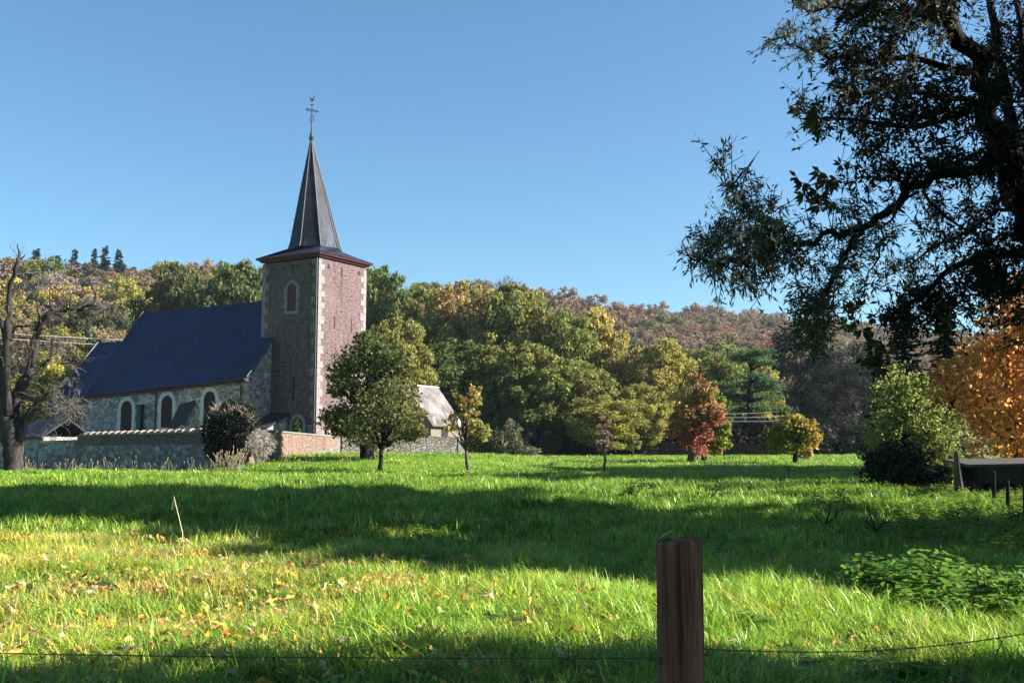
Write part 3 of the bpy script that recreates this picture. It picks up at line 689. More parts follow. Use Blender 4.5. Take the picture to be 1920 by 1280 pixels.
def build_oaks():
    g = "trees at the forest edge"
    L = [  # px, top, depth, width px, proto, tints, name, label, base
        (322, 503, 150, 130, 2, (.10, .105, .04), DGREEN, "oak", "open dark oak rising directly behind the middle of the nave roof"),
        (430, 487, 146, 160, 0, DGREEN, (.13, .13, .045), "oak", "broad olive oak rising behind the nave roof next to the tower"),
        (715, 506, 142, 130, 3, DGREEN, GREEN, "oak", "tall dark green oak right beside the upper part of the tower"),
        (790, 528, 138, 130, 0, GREEN, OLIVE, "oak", "tall deep green oak above the cottage roof"),
        (868, 530, 134, 150, 1, OLIVE, GOLD, "oak", "tall olive oak with orange-brown patches right of the cottage"),
        (960, 540, 130, 150, 2, OLIVE, GREEN, "oak", "tall olive-green oak at the middle of the forest edge below the bare ridge tree"),
        (1058, 585, 128, 130, 3, GREEN, OLIVE, "oak", "broad green oak left of the yellow-topped oak"),
        (1108, 574, 136, 130, 0, YGREEN, YELLOW, "oak", "oak with a yellow top standing out of the forest edge"),
        (1168, 640, 127, 110, 1, OLIVE, GOLD, "oak", "olive oak with orange leaves between yellow-topped oak and yellow-green oak"),
        (1243, 640, 125, 105, 2, YGREEN, YELLOW, "oak", "round yellow-green oak standing left of the red-leaved tree"),
        (1298, 655, 150, 100, 3, (.24, .27, .075), GREEN, "oak", "pale green oak peeping out behind and above the red-leaved tree"),
        (1352, 645, 128, 120, 1, (.17, .22, .055), GREEN, "oak", "dark green oak behind the red-leaved tree's right side"),
        (1412, 672, 130, 95, 0, (.33, .31, .08), YELLOW, "oak", "small yellow-green oak behind the cedar"),
        (745, 598, 102, 115, 1, OLIVE, YGREEN, "oak", "yellowish olive oak standing right against the tower behind the ivy-clad tree"),
        (850, 640, 119, 150, 3, DGREEN, GREEN, "oak", "low spreading dark green oak behind the orange sapling"),
        (925, 655, 118, 110, 2, GREEN, OLIVE, "oak", "green oak with low branches just right of the orange sapling"),
        (1010, 640, 117, 140, 0, GREEN, OLIVE, "oak", "broad green oak with dark hollow beneath at the meadow edge"),
        (1092, 680, 119, 120, 1, OLIVE, GREEN, "oak", "olive oak standing behind the drooping yellowish tree"),
        (1205, 720, 116, 90, 3, OLIVE, YGREEN, "oak", "low olive oak hanging over the white-stemmed sapling"),
        (1130, 742, 111, 135, 1, OLIVE, YGREEN, "tree", "low drooping yellowish tree behind the bare reddish sapling"),
    ]
    for px, top, d, wd, k, t1, t2, nm, lb in L:
        pr = OAK[k]; loc, sx, sz = px_place(pr, px, top, d, wd * 1.12)
        tree(pr, nm, lb, "tree", loc, sx, sz, t1, t2, g)
build_oaks()

def build_cedar():
    r = np.random.default_rng(5); d = 120; g = ground(1408, d); o = empty("cedar", g, "dark green cedar with flat foliage tiers between red-leaved tree and round tree", "tree", "trees at the forest edge")
    mb = MB(); rr = random.Random(4); H = P(1400, 655, d)[2] - g[2]
    mb.tube([(0, 0, -.5), (0, 0, .6), (-.1, 0, H * .5), (.2, 0, H * .96)], [.80, .58, .42, .08], 9); cs = []; rad = []
    for k in range(26):
        z = H * rr.uniform(.42, .98); Rr = (1.15 - z / H) * 7.5 * rr.uniform(.4, 1); a = rr.uniform(0, 6.28)
        c = (math.cos(a) * Rr, math.sin(a) * Rr, z); cs.append(c); rad.append((1.5 * rr.uniform(.7, 1.3), 1.5, .42)); limb(mb, (0, 0, z * .92), c, .16, .04, rr, .06, 4, 5)
    mb.build("trunk", M['bark_dark'], o, True)
    c = put("crown", np_mesh("cedar_crown", leaf_cloud(cs, rad, 420, .30, .07, 3, .5, .2), 4, M['leaf']), o); set_tint(c, (.055, .105, .045), (.09, .14, .045))
build_cedar()

def solve_hill(px, top, H):
    R, _ = ridge(px); best = None
    for d in np.arange(142, R + 6, 2.0):
        z = float(gz((px - 960) / F * d, d)); t = P(px, top, d)[2]
        e = abs(t - z - H)
        if best is None or e < best[0]: best = (e, d)
    return best[1]
def build_hill_trees():
    g = "autumn trees on the hillside"
    L = [(28, 500, 13, 80, ORANGE, BROWN, "orange-brown tree at the far left of the hilltop, behind the dead tree's tips"),
         (78, 503, 12, 75, RUSSET, ORANGE, "russet tree on the hilltop under the leftmost firs"),
         (132, 500, 12, 80, RUSSET, BROWN, "red-brown tree on the hilltop under the lone short fir"),
         (188, 508, 12, 70, (.26, .12, .05), RUSSET, "warm brown tree on the hilltop just below the three firs"),
         (228, 497, 13, 85, (.035, .04, .022), DGREEN, "dark round evergreen oak on the hilltop right of the three firs"),
         (268, 505, 12, 60, YGREEN, OLIVE, "light green tree on the skyline between dark round oak and nave ridge"),
         (60, 540, 13, 85, YELLOW, YGREEN, "yellow-green tree on the slope behind the dead tree's upper fork"),
         (112, 538, 13, 80, GOLD, YELLOW, "golden tree on the slope above the dead tree's arching limb"),
         (165, 540, 13, 75, (.25, .14, .06), YELLOW, "amber tree on the slope above the arching limb's hooked end"),
         (228, 530, 15, 120, YGREEN, YELLOW, "large yellow-green tree on the slope below the dark round oak"),
         (15, 560, 13, 80, OLIVE, YGREEN, "olive tree on the slope behind the dead tree's left stem"),
         (258, 570, 12, 75, YGREEN, YELLOW, "small yellow-green tree touching the left end of the nave ridge"),
         (200, 588, 12, 70, YELLOW, OLIVE, "dull yellow tree on the slope just beyond the choir roof"),
         (248, 602, 10, 60, RUSSET, BROWN, "reddish tree half hidden by the left slope of the nave roof"),
         (140, 592, 12, 90, (.09, .07, .04), OLIVE, "brownish thin tree under the dead tree's arching limb"),
         (80, 590, 12, 80, (.10, .07, .055), BROWN, "mauve-brown bare-looking tree behind the dead tree's fork"),
         (1052, 548, 12, 80, RUSSET, (.17, .07, .06), "dark red tree on the skyline between the two bare ridge trees"),
         (1010, 540, 12, 80, (.16, .075, .07), BROWN, "purple-red tree on the skyline below the left bare ridge tree"),
         (1185, 578, 12, 60, (.22, .075, .06), RUSSET, "crimson tree high on the hill right of the right bare ridge tree"),
         (1320, 668, 14, 90, ORANGE, RUSSET, "orange tree low on the hill above the red-leaved tree"),
         (1435, 645, 14, 80, (.24, .09, .05), RUSSET, "rust-red tree on the hill above the cedar"),
         (1600, 628, 14, 70, YGREEN, YELLOW, "yellowish tree on the hill in the gap below the overhanging branches")]
    for k, (px, top, H, wd, t1, t2, lb) in enumerate(L):
        d = solve_hill(px, top, H); pr = HILL[k % 5]; loc, sx, sz = px_place(pr, px, top, d, wd)
        tree(pr, "autumn_tree", lb, "tree", loc, sx, sz, t1, t2, g)
    F_ = [(22, 482, 26, 0, "small fir on the skyline at the far left, barely above the treetops"), (55, 466, 46, 1, "wide fir on the skyline beside the dead tree's top"), (97, 478, 34, 0, "short fir on the skyline second right of the dead tree's top"), (129, 466, 32, 1, "lone pointed fir on the skyline left of the group of three"),
          (166, 465, 26, 0, "left and slimmest fir of the three on the skyline"), (186, 461, 38, 1, "middle and tallest fir of the three on the skyline"), (213, 467, 34, 0, "right fir of the three on the skyline")]
    for px, top, wd, k, lb in F_:
        d = 296; pr = CON[k]; loc, sx, sz = px_place(pr, px, top, d, wd * 1.6)
        tree(pr, "fir_tree", lb, "tree", loc, sx, sz, (.020, .032, .030), None, "firs on the skyline")
    for px, top, wd, k, lb in ((962, 515, 95, 0, "wide bare tree on the skyline, left of the two"), (1108, 546, 80, 1, "bare tree on the skyline, right and lower of the two"), (765, 508, 60, 1, "small bare tree on the skyline just right of the tower")):
        R, _ = ridge(px); d = float(R) - 4; g_ = ground(px, d); H = P(px, top, d)[2] - g_[2]
        o = empty("bare_tree", g_, lb, "tree", "bare trees on the skyline"); s = wd * d / F / 11; o.scale = (s, s, H / 12)
        put("branches", BARE[k], o)
build_hill_trees()

# ---------------------------------------------------------------- scattering with geometry nodes
def scatter(name, label, protos, pts, rot, scale, pid, tint, tint2, kind="stuff"):
    me = bpy.data.meshes.new(name); n = len(pts)
    me.vertices.add(n); me.vertices.foreach_set("co", np.ascontiguousarray(pts, np.float32).ravel())
    def at(nm, typ, arr, key):
        a = me.attributes.new(nm, typ, 'POINT'); a.data.foreach_set(key, np.ascontiguousarray(arr, np.int32 if typ == 'INT' else np.float32).ravel())
    at("rot", 'FLOAT_VECTOR', rot, "vector"); at("scl", 'FLOAT_VECTOR', scale, "vector"); at("pid", 'INT', pid, "value")
    at("tint", 'FLOAT_VECTOR', tint, "vector"); at("tint2", 'FLOAT_VECTOR', tint2, "vector")
    o = put(name, me); tag(o, label, None, None, kind)
    ng = bpy.data.node_groups.new(name + " scatter", 'GeometryNodeTree')
    ng.interface.new_socket("Geometry", in_out='INPUT', socket_type='NodeSocketGeometry'); ng.interface.new_socket("Geometry", in_out='OUTPUT', socket_type='NodeSocketGeometry')
    gi = ng.nodes.new("NodeGroupInput"); go = ng.nodes.new("NodeGroupOutput"); ip = ng.nodes.new("GeometryNodeInstanceOnPoints"); jn = ng.nodes.new("GeometryNodeJoinGeometry")
    for p in reversed(protos):
        oi = ng.nodes.new("GeometryNodeObjectInfo"); oi.inputs["Object"].default_value = p; oi.inputs["As Instance"].default_value = True
        ng.links.new(oi.outputs["Geometry"], jn.inputs[0])
    def na(nm, typ):
        q = ng.nodes.new("GeometryNodeInputNamedAttribute"); q.data_type = typ; q.inputs[0].default_value = nm; return q.outputs[0]
    ng.links.new(gi.outputs[0], ip.inputs["Points"]); ng.links.new(jn.outputs[0], ip.inputs["Instance"])
    ip.inputs["Pick Instance"].default_value = True
    ng.links.new(na("pid", 'INT'), ip.inputs["Instance Index"]); ng.links.new(na("rot", 'FLOAT_VECTOR'), ip.inputs["Rotation"]); ng.links.new(na("scl", 'FLOAT_VECTOR'), ip.inputs["Scale"])
    ng.links.new(ip.outputs[0], go.inputs[0])
    md = o.modifiers.new("scatter", 'NODES'); md.node_group = ng; return o
def proto_obj(name, me): return bpy.data.objects.new(name, me)        # kept out of every collection

def build_hill_wood():
    r = np.random.default_rng(8); pts = []
    for d in np.arange(139, 610, 6.0):
        n = int(1.35 * d / 7.2)
        px = r.uniform(-420, 2300, n); dd = d + r.uniform(-3, 3, n); R, _ = ridge(px); ok = dd < R + 3
        for p, q in zip(px[ok], dd[ok]): pts.append(((p - 960) / F * q, q))
    pts = np.array(pts); px = 960 + F * pts[:, 0] / pts[:, 1]; z = gz(pts[:, 0], pts[:, 1]); n = len(pts)
    s = r.uniform(.72, 1.1, n) * np.interp(pts[:, 1], [139, 200, 500], [.85, 1.0, 1.3])
    sc = np.stack([s * r.uniform(.9, 1.15, n), s * r.uniform(.9, 1.15, n), s * r.uniform(.85, 1.15, n)], 1)
    palL = np.array([RUSSET, OLIVE, YGREEN, BROWN, GREEN, (.34, .23, .12), YELLOW, (.10, .11, .06)]); palR = np.array([(.27, .165, .115), BROWN, (.28, .19, .13), (.24, .18, .13), (.20, .19, .085), (.30, .165, .10), (.12, .135, .075), (.29, .21, .12)])
    cl = pnoise(pts[:, 0], pts[:, 1], 22, 3)
    k = np.clip(((cl + 1) / 2 * 8 + r.normal(0, 1.6, n)), 0, 7.99).astype(int); rk = r.integers(0, 8, n); k = np.where(r.random(n) < .45, rk, k)
    right = (px + r.normal(0, 90, n)) > 700
    t = np.where(right[:, None], palR[k], palL[k]) * r.uniform(.8, 1.2, (n, 1)); k2 = r.integers(0, 8, n)
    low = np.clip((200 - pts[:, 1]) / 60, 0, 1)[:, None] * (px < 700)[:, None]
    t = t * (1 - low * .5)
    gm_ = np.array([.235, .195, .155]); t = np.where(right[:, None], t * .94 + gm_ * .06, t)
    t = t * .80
    t2 = t * .7 + .22 * np.where(right[:, None], palR[k2], palL[k2])
    rot = np.zeros((n, 3)); rot[:, 2] = r.uniform(0, 6.28, n)
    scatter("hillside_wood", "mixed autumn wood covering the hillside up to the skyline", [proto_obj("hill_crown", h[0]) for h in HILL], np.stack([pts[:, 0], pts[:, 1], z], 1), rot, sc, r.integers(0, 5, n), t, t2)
build_hill_wood()

# ---------------------------------------------------------------- trees and bushes with a crown of their own
def zone_crown(name, zones, d, depth, n, L, W, mat, seed, layers=3, out=.55, shell=.35, org=None):
    """zones: (px, py, r px[, squash]) giving the crown's clumps; repeated through its depth"""
    r = random.Random(seed); cs = []; rad = []
    for zn in zones:
        px, py, rp = zn[:3]; q = rp * d / F
        for k in range(layers):
            off = (k - (layers - 1) / 2) / max(1, layers) * depth
            c = P(px, py, d) + np.array([r.uniform(-.3, .3) * q, off + r.uniform(-.3, .3) * q, r.uniform(-.25, .25) * q])
            s = q * (1 - .25 * abs(off) / (depth + .01)) * r.uniform(.8, 1.1); cs.append(c); rad.append((s, s, s * (zn[3] if len(zn) > 3 else .9)))
    V = leaf_cloud(cs, rad, n, L, W, seed, out, shell)
    if org is not None: V = V - np.asarray(org)
    return np_mesh(name, V, 4, mat), [c - (np.asarray(org) if org is not None else 0) for c in cs], rad
def sub_zones(zones, k, seed, spread=.98, size=.42):
    k = int(k * 1.7); size *= .74
    """break big clumps into many small irregular ones"""
    r = random.Random(seed); out = []
    for zn in zones:
        for _ in range(k):
            a = r.uniform(0, 6.28); q = math.sqrt(r.random()) * spread
            out.append((zn[0] + math.cos(a) * zn[2] * q, zn[1] + math.sin(a) * zn[2] * q * (zn[3] if len(zn) > 3 else 1), zn[2] * size * r.uniform(.45, 1.55)))
    return out
def px_tree(name, label, cat, base, d, zones, fork, tr, t1, t2, n=60, L=.18, W=.05, depth=3.0, sub=8, seed=1, mat='leaf', bark='bark', layers=3, limbs=10, group=None, size=.42, lean=0, shell=.35):
    px, py = base; g = ground(px, d) if py is None else P(px, py, d)
    o = empty(name, g, label, cat, group); zs = sub_zones(zones, sub, seed, size=size) if sub else zones
    cm, cs, rad = zone_crown(name + "_crown", zs, d, depth, n, L, W, M[mat], seed, layers, org=g, shell=shell)
    k = 1.55 if max(t1) < .3 else 1.2
    c = put("crown", cm, o); set_tint(c, [v * k for v in t1], [v * k for v in (t2 or t1)])
    r = random.Random(seed + 1); mb = MB()
    f = P(fork[0], fork[1], d) - g
    mb.tube([(0, 0, -.35), (0, 0, .08), tuple(f * .5 + np.array([r.uniform(-.06, .06), 0, 0])), tuple(f)], [tr * 1.35, tr * 1.08, tr * .9, tr * .75], 8)
    for c_ in r.sample(cs, min(limbs, len(cs))): limb(mb, f, c_, tr * .5, .012, r, .12, 6, 5, .04)
    mb.build("trunk", M[bark], o, True); return o
def build_mid_trees():
    px_tree("ivy_clad_tree", "dark leafy tree with an ivy-covered trunk standing in front of the tower", "tree", (688, 861), 64,
            [(690, 700, 60), (738, 690, 40), (660, 770, 52), (725, 780, 55), (692, 655, 30), (640, 790, 30), (648, 715, 32), (700, 820, 30), (745, 745, 40)], (690, 800), .42, (.050, .064, .022), (.115, .105, .03), 20, .22, .075, 4.0, 16, 3, 'leaf', 'bark_dark', 3, 14)
    px_tree("orchard_tree", "small round olive-leaved orchard tree on a slim trunk in front of the cottage", "tree", (712, 886), 55,
            [(722, 785, 62, .85), (682, 795, 34), (765, 780, 34), (735, 740, 32), (705, 745, 30), (778, 812, 20)], (714, 842), .12, (.095, .10, .035), (.15, .12, .045), 4, .17, .05, 3.4, 18, 5, 'leaf', 'bark_dark', 3, 26, size=.36)
    px_tree("autumn_sapling", "young tree with orange upper leaves and a split pale trunk right of the cottage", "tree", (879, 888), 54,
            [(880, 765, 20, 1.7), (893, 745, 14, 1.6), (850, 792, 16), (893, 805, 20), (858, 750, 10, 1.2), (905, 815, 14)], (874, 845), .10, GOLD, OLIVE, 8, .15, .046, 1.5, 9, 7, 'leaf', 'bark', 3, 18)
    px_tree("bramble_bush", "tangled grey-green thicket at the meadow edge right of the orange sapling", "bush", (940, 866), 100,
            [(930, 835, 38, .7), (980, 845, 30, .6), (895, 840, 22, .7), (960, 815, 24)], (940, 850), .15, (.07, .075, .04), (.12, .095, .05), 34, .26, .07, 3, 9, 9, 'leaf', 'bark', 3, 14)
    px_tree("red_leaved_tree", "tree with bright red leaves and a straight trunk standing on the meadow", "tree", (1299, 868), 76,
            [(1308, 765, 32, 1.1), (1318, 735, 20), (1290, 800, 26), (1325, 790, 28), (1280, 815, 20), (1310, 820, 26), (1305, 715, 13), (1290, 755, 16)], (1299, 820), .38, (.24, .075, .058), (.22, .135, .05), 20, .22, .075, 3.4, 11, 11, 'leaf', 'bark', 3, 18)
    px_tree("green_yellow_tree", "green and yellow tree partly behind the red-leaved tree, on its right", "tree", (1320, 866), 79,
            [(1340, 775, 24, 1.2), (1345, 815, 24), (1335, 835, 20), (1330, 745, 16)], (1322, 842), .22, (.12, .15, .03), (.24, .17, .03), 30, .22, .075, 3.0, 10, 13, 'leaf', 'bark_dark', 3, 12)
    px_tree("round_tree", "small round-headed tree with yellow tips alone on the meadow behind a band of shade", "tree", (1492, 869), 73,
            [(1485, 815, 34, .85), (1455, 815, 20), (1515, 820, 22), (1485, 795, 22), (1460, 830, 16), (1508, 800, 16)], (1491, 845), .20, (.13, .13, .025), (.26, .18, .04), 20, .2, .06, 2.8, 14, 15, 'leaf', 'bark_dark', 3, 18)
    px_tree("golden_bush", "small golden bush just right behind the round-headed tree", "bush", (1506, 862), 86, [(1505, 846, 13, .9), (1512, 852, 9)], (1506, 852), .1, (.34, .24, .06), GOLD, 30, .2, .06, 1.2, 7, 17, 'leaf', 'bark')
    px_tree("sapling", "thin reddish-brown sapling with few dry leaves at the left end of the meadow's shaded band", "tree", (1133, 880), 58,
            [(1132, 800, 13, 1.6), (1140, 830, 13, 1.4), (1126, 835, 9, 1.4)], (1133, 840), .07, (.20, .12, .09), (.13, .09, .06), 6, .13, .035, .9, 9, 19, 'leaf', 'bark', 2, 18)
    px_tree("sapling", "small leafy sapling with a pale straight stem in front of the hedge", "tree", (1185, 858), 106,
            [(1190, 830, 11, 1.2), (1182, 836, 8)], (1186, 838), .10, (.13, .13, .04), YGREEN, 26, .22, .07, 1.0, 7, 21, 'leaf', 'deadwood', 2, 8)
    px_tree("bare_sapling", "tiny bare twiggy sapling on the grass below the oak hollow", "tree", (1033, 878), 60, [(1033, 868, 8, .6)], (1033, 873), .035, BROWN, BROWN, 1, .08, .02, .6, 6, 23, 'leaf', 'bark', 2, 10)
    px_tree("young_conifer", "small pointed conifer growing in front of the tower's arched door", "conifer", (557, 838), 74,
            [(557, 790, 5, 2), (557, 805, 9, 1.2), (557, 820, 12), (557, 833, 13, .8)], (557, 815), .08, (.035, .065, .02), GREEN, 60, .14, .04, .6, 5, 25, 'leaf', 'bark', 2, 4)
    px_tree("yellow_bush", "yellow-leaved bush seen between the dead tree's branches left of the choir", "bush", (95, 760), 95,
            [(95, 692, 26, .9), (112, 715, 20), (75, 720, 22), (120, 705, 12)], (95, 740), .2, (.26, .22, .035), YGREEN, 34, .24, .08, 3, 9, 27)
    px_tree("pale_bush", "pale bare-crowned small tree just above the choir roof", "tree", (192, 690), 112, [(187, 622, 18, .8), (180, 632, 12), (198, 634, 10)], (190, 652), .13, PALE, (.18, .14, .08), 6, .2, .05, 1.6, 9, 29, 'leaf', 'deadwood', 2, 24)
build_mid_trees()

def build_wall_bush():
    g = P(425, 872, 60.2); o = empty("overgrown_bush", g, "dark ivy bush with a pale dry top growing over the wall corner", "bush")
    cm, cs, rad = zone_crown("ivy_body", sub_zones([(430, 805, 42), (425, 840, 30), (442, 785, 32), (412, 815, 28), (422, 862, 22), (455, 850, 18), (400, 845, 14)], 15, 3, size=.42), 60.2, 1.6, 40, .14, .05, M['leaf'], 3, 3, org=g)
    c = put("ivy_foliage", cm, o); set_tint(c, (.018, .026, .012), (.03, .03, .02))
    r = np.random.default_rng(4); mb = MB(); rr = random.Random(5)
    for k in range(420):
        a = rr.uniform(-1, 1); px = 432 + a * 44; py = 796 - 26 * math.sqrt(max(0, 1 - a * a)) + rr.uniform(-10, 12)
        p = P(px, py, 60.2 + rr.uniform(-.9, .9)) - g; q = p + np.array([rr.uniform(-.28, .28), rr.uniform(-.2, .2), rr.uniform(.12, .42)]); mb.tube([p, (p + q) / 2 + np.array([rr.uniform(-.05, .05), 0, .02]), q], [.012, .010, .006], 3, False)
    mb.build("dry_top", mottled("dry pale twigs", (.22, .175, .14), (.33, .27, .22), 5, .9, 0), o)
    g = P(488, 868, 60); o = empty("dry_shrub", g, "grey dry shrub hanging over the left end of the sunlit brick wall", "bush"); mb = MB()
    for k in range(520):
        a = rr.uniform(0, 6.28); q = rr.random() ** .5; px = 484 + math.cos(a) * 26 * q; py = 830 + math.sin(a) * 24 * q
        p = P(px, py, 59.8 + rr.uniform(-.8, .8)) - g; q = p + np.array([rr.uniform(-.1, .5), rr.uniform(-.2, .2), rr.uniform(-.3, .12)]); mb.tube([p, (p + q) / 2 + np.array([0, 0, .06]), q], [.016, .014, .008], 3, False)
    for k in range(16): mb.tube([(rr.uniform(-.3, .1), rr.uniform(-.3, .3), -.3), P(484 + rr.uniform(-22, 22), 835 + rr.uniform(-20, 15), 60) - g], [.03, .015], 4, False)
    mb.build("twigs", mottled("grey dry twigs", (.20, .17, .16), (.40, .35, .32), 5, .9, 0), o)
build_wall_bush()

def build_dead_tree():
    d = 58; g = ground(28, d); sc = d / F; r = random.Random(12)
    o = empty("dead_tree", g, "gnarled leafless dead tree with broken limbs standing before the wall at the far left", "tree"); g = np.asarray(g)
    def poly(mb, pts, r0, r1, n=7, dep=0, jit=.12):
        ps = []; k = len(pts); y = dep
        for i, (px, py) in enumerate(pts):
            if i: y += r.uniform(-jit, jit) * 3
            ps.append(P(px, py, d + y) - g)
        # subdivide (Catmull-Rom)
        out = []; V = [Vector(p) for p in ps]; V = [V[0] * 2 - V[1]] + V + [V[-1] * 2 - V[-2]]
        for i in range(1, len(V) - 2):
            for q in range(3):
                t = q / 3; a, b, c, e = V[i - 1], V[i], V[i + 1], V[i + 2]
                out.append(.5 * ((2 * b) + (c - a) * t + (2 * a - 5 * b + 4 * c - e) * t * t + (3 * b - a - 3 * c + e) * t ** 3) + Vector((r.uniform(-1, 1), r.uniform(-1, 1), r.uniform(-1, 1))) * r0 * sc * .22)
        out.append(V[-2]); m = len(out)
        mb.tube(out, [max(.014, 1.18 * (r0 + (r1 - r0) * (i / (m - 1))) * sc * r.uniform(.88, 1.12)) for i in range(m)], n); return out
    tk = MB(); poly(tk, [(28, 900), (27, 880), (23, 850), (20, 820), (18, 785)], 17, 13, 10, 0, 0)
    tk.tube([tuple(P(45, 893, d - .2) - g), tuple(P(38, 872, d) - g), tuple(P(36, 835, d) - g), tuple(P(40, 812, d) - g)], [.22, .16, .15, .16], 7)
    tk.build("trunk", M['deadwood'], o, True)
    limbs = [([(18, 800), (14, 740), (12, 680), (12, 640), (17, 590), (17, 558), (24, 522), (32, 494), (36, 472)], 7.5, 2.0), ([(12, 650), (4, 610), (-8, 570), (-20, 540)], 4, 1.6),
             ([(17, 562), (25, 545), (40, 532), (52, 525), (61, 511)], 4.2, 1.6), ([(34, 490), (40, 485), (47, 478)], 2, .7), ([(36, 472), (33, 464), (33, 457)], 1.6, .6),
             ([(20, 800), (27, 770), (36, 728), (56, 692), (66, 650), (76, 608), (92, 588), (112, 581), (145, 581), (168, 573), (186, 575)], 9, 2.0),
             ([(150, 581), (170, 578), (186, 582)], 3, .8), ([(172, 573), (179, 562), (179, 550), (170, 536)], 2.4, .9), ([(98, 583), (94, 564), (93, 545)], 2, .7), ([(130, 581), (133, 562), (131, 544)], 2, .7),
             ([(76, 606), (71, 578), (70, 555), (72, 540)], 2, .7), ([(115, 580), (116, 566), (112, 556)], 1.4, .5), ([(126, 580), (125, 560), (124, 550)], 1.3, .5), ([(100, 582), (90, 574), (84, 572)], 2, .8),
             ([(36, 738), (58, 712), (78, 692), (92, 672), (98, 652), (97, 638)], 6, 2), ([(92, 668), (108, 664), (125, 668), (140, 674), (148, 681)], 2.4, .6), ([(118, 666), (128, 678), (134, 690)], 1.4, .5), ([(60, 690), (62, 660), (58, 640), (66, 622)], 3, 1),
             ([(26, 800), (46, 783), (72, 758), (98, 732), (126, 708)], 6.5, 2.6), ([(36, 838), (44, 806), (60, 774), (76, 752), (96, 744), (116, 752), (136, 764)], 5.5, 1.6),
             ([(20, 640), (28, 615), (38, 612), (66, 610)], 2.6, 1.4), ([(12, 690), (4, 660), (-4, 640)], 4, 2), ([(10, 780), (2, 730), (2, 690), (-6, 660)], 6, 3)]
    ends = []
    for pts, r0, r1 in limbs:
        mb = MB(); ends.append(poly(mb, pts, r0, r1, 7, r.uniform(-.2, .2))); mb.build("limb", M['deadwood'], o, True)
    tw = MB()
    def twig(p, dv, L, rad, k):
        pts = [p]; q = p; v = dv
        for _ in range(4):
            v = (v + Vector((r.gauss(0, .35), r.gauss(0, .35), r.gauss(-.05, .35)))).normalized(); q = q + v * L / 4; pts.append(q)
        tw.tube(pts, [rad * (1 - .18 * i) for i in range(5)], 3, False)
        if k:
            for _ in range(3): twig(pts[r.randint(1, 4)], (v + Vector((r.gauss(0, .6), r.gauss(0, .6), r.gauss(0, .6)))).normalized(), L * .6, rad * .65, k - 1)
    for e, nn in zip(ends, (14, 4, 6, 2, 0, 16, 2, 2, 1, 1, 3, 0, 0, 2, 14, 8, 4, 8, 16, 26, 5, 8, 16)):
        for _ in range(nn):
            p = e[r.randint(len(e) // 3, len(e) - 1)]; twig(p, Vector((r.gauss(.1, .7), r.gauss(0, .7), r.gauss(.15, .7))).normalized(), r.uniform(.4, 1.2), .022, 1)
    for k in range(38):                                     # hanging tangle of dead twigs on the right
        e = ends[19]; p = e[r.randint(len(e) // 2, len(e) - 1)]; twig(p, Vector((r.uniform(.5, 1.2), r.gauss(0, .5), r.uniform(-.9, -.1))).normalized(), r.uniform(.7, 1.9), .026, 2)
    for k in range(14):
        e = ends[14]; p = e[r.randint(2, len(e) - 1)]; twig(p, Vector((r.uniform(-.6, .8), r.gauss(0, .5), r.uniform(-.9, .1))).normalized(), r.uniform(.5, 1.4), .022, 2)
    tw.build("twigs", mottled("pale dead twigs", (.045, .038, .034), (.15, .128, .11), 6, .9, 0), o)
build_dead_tree()

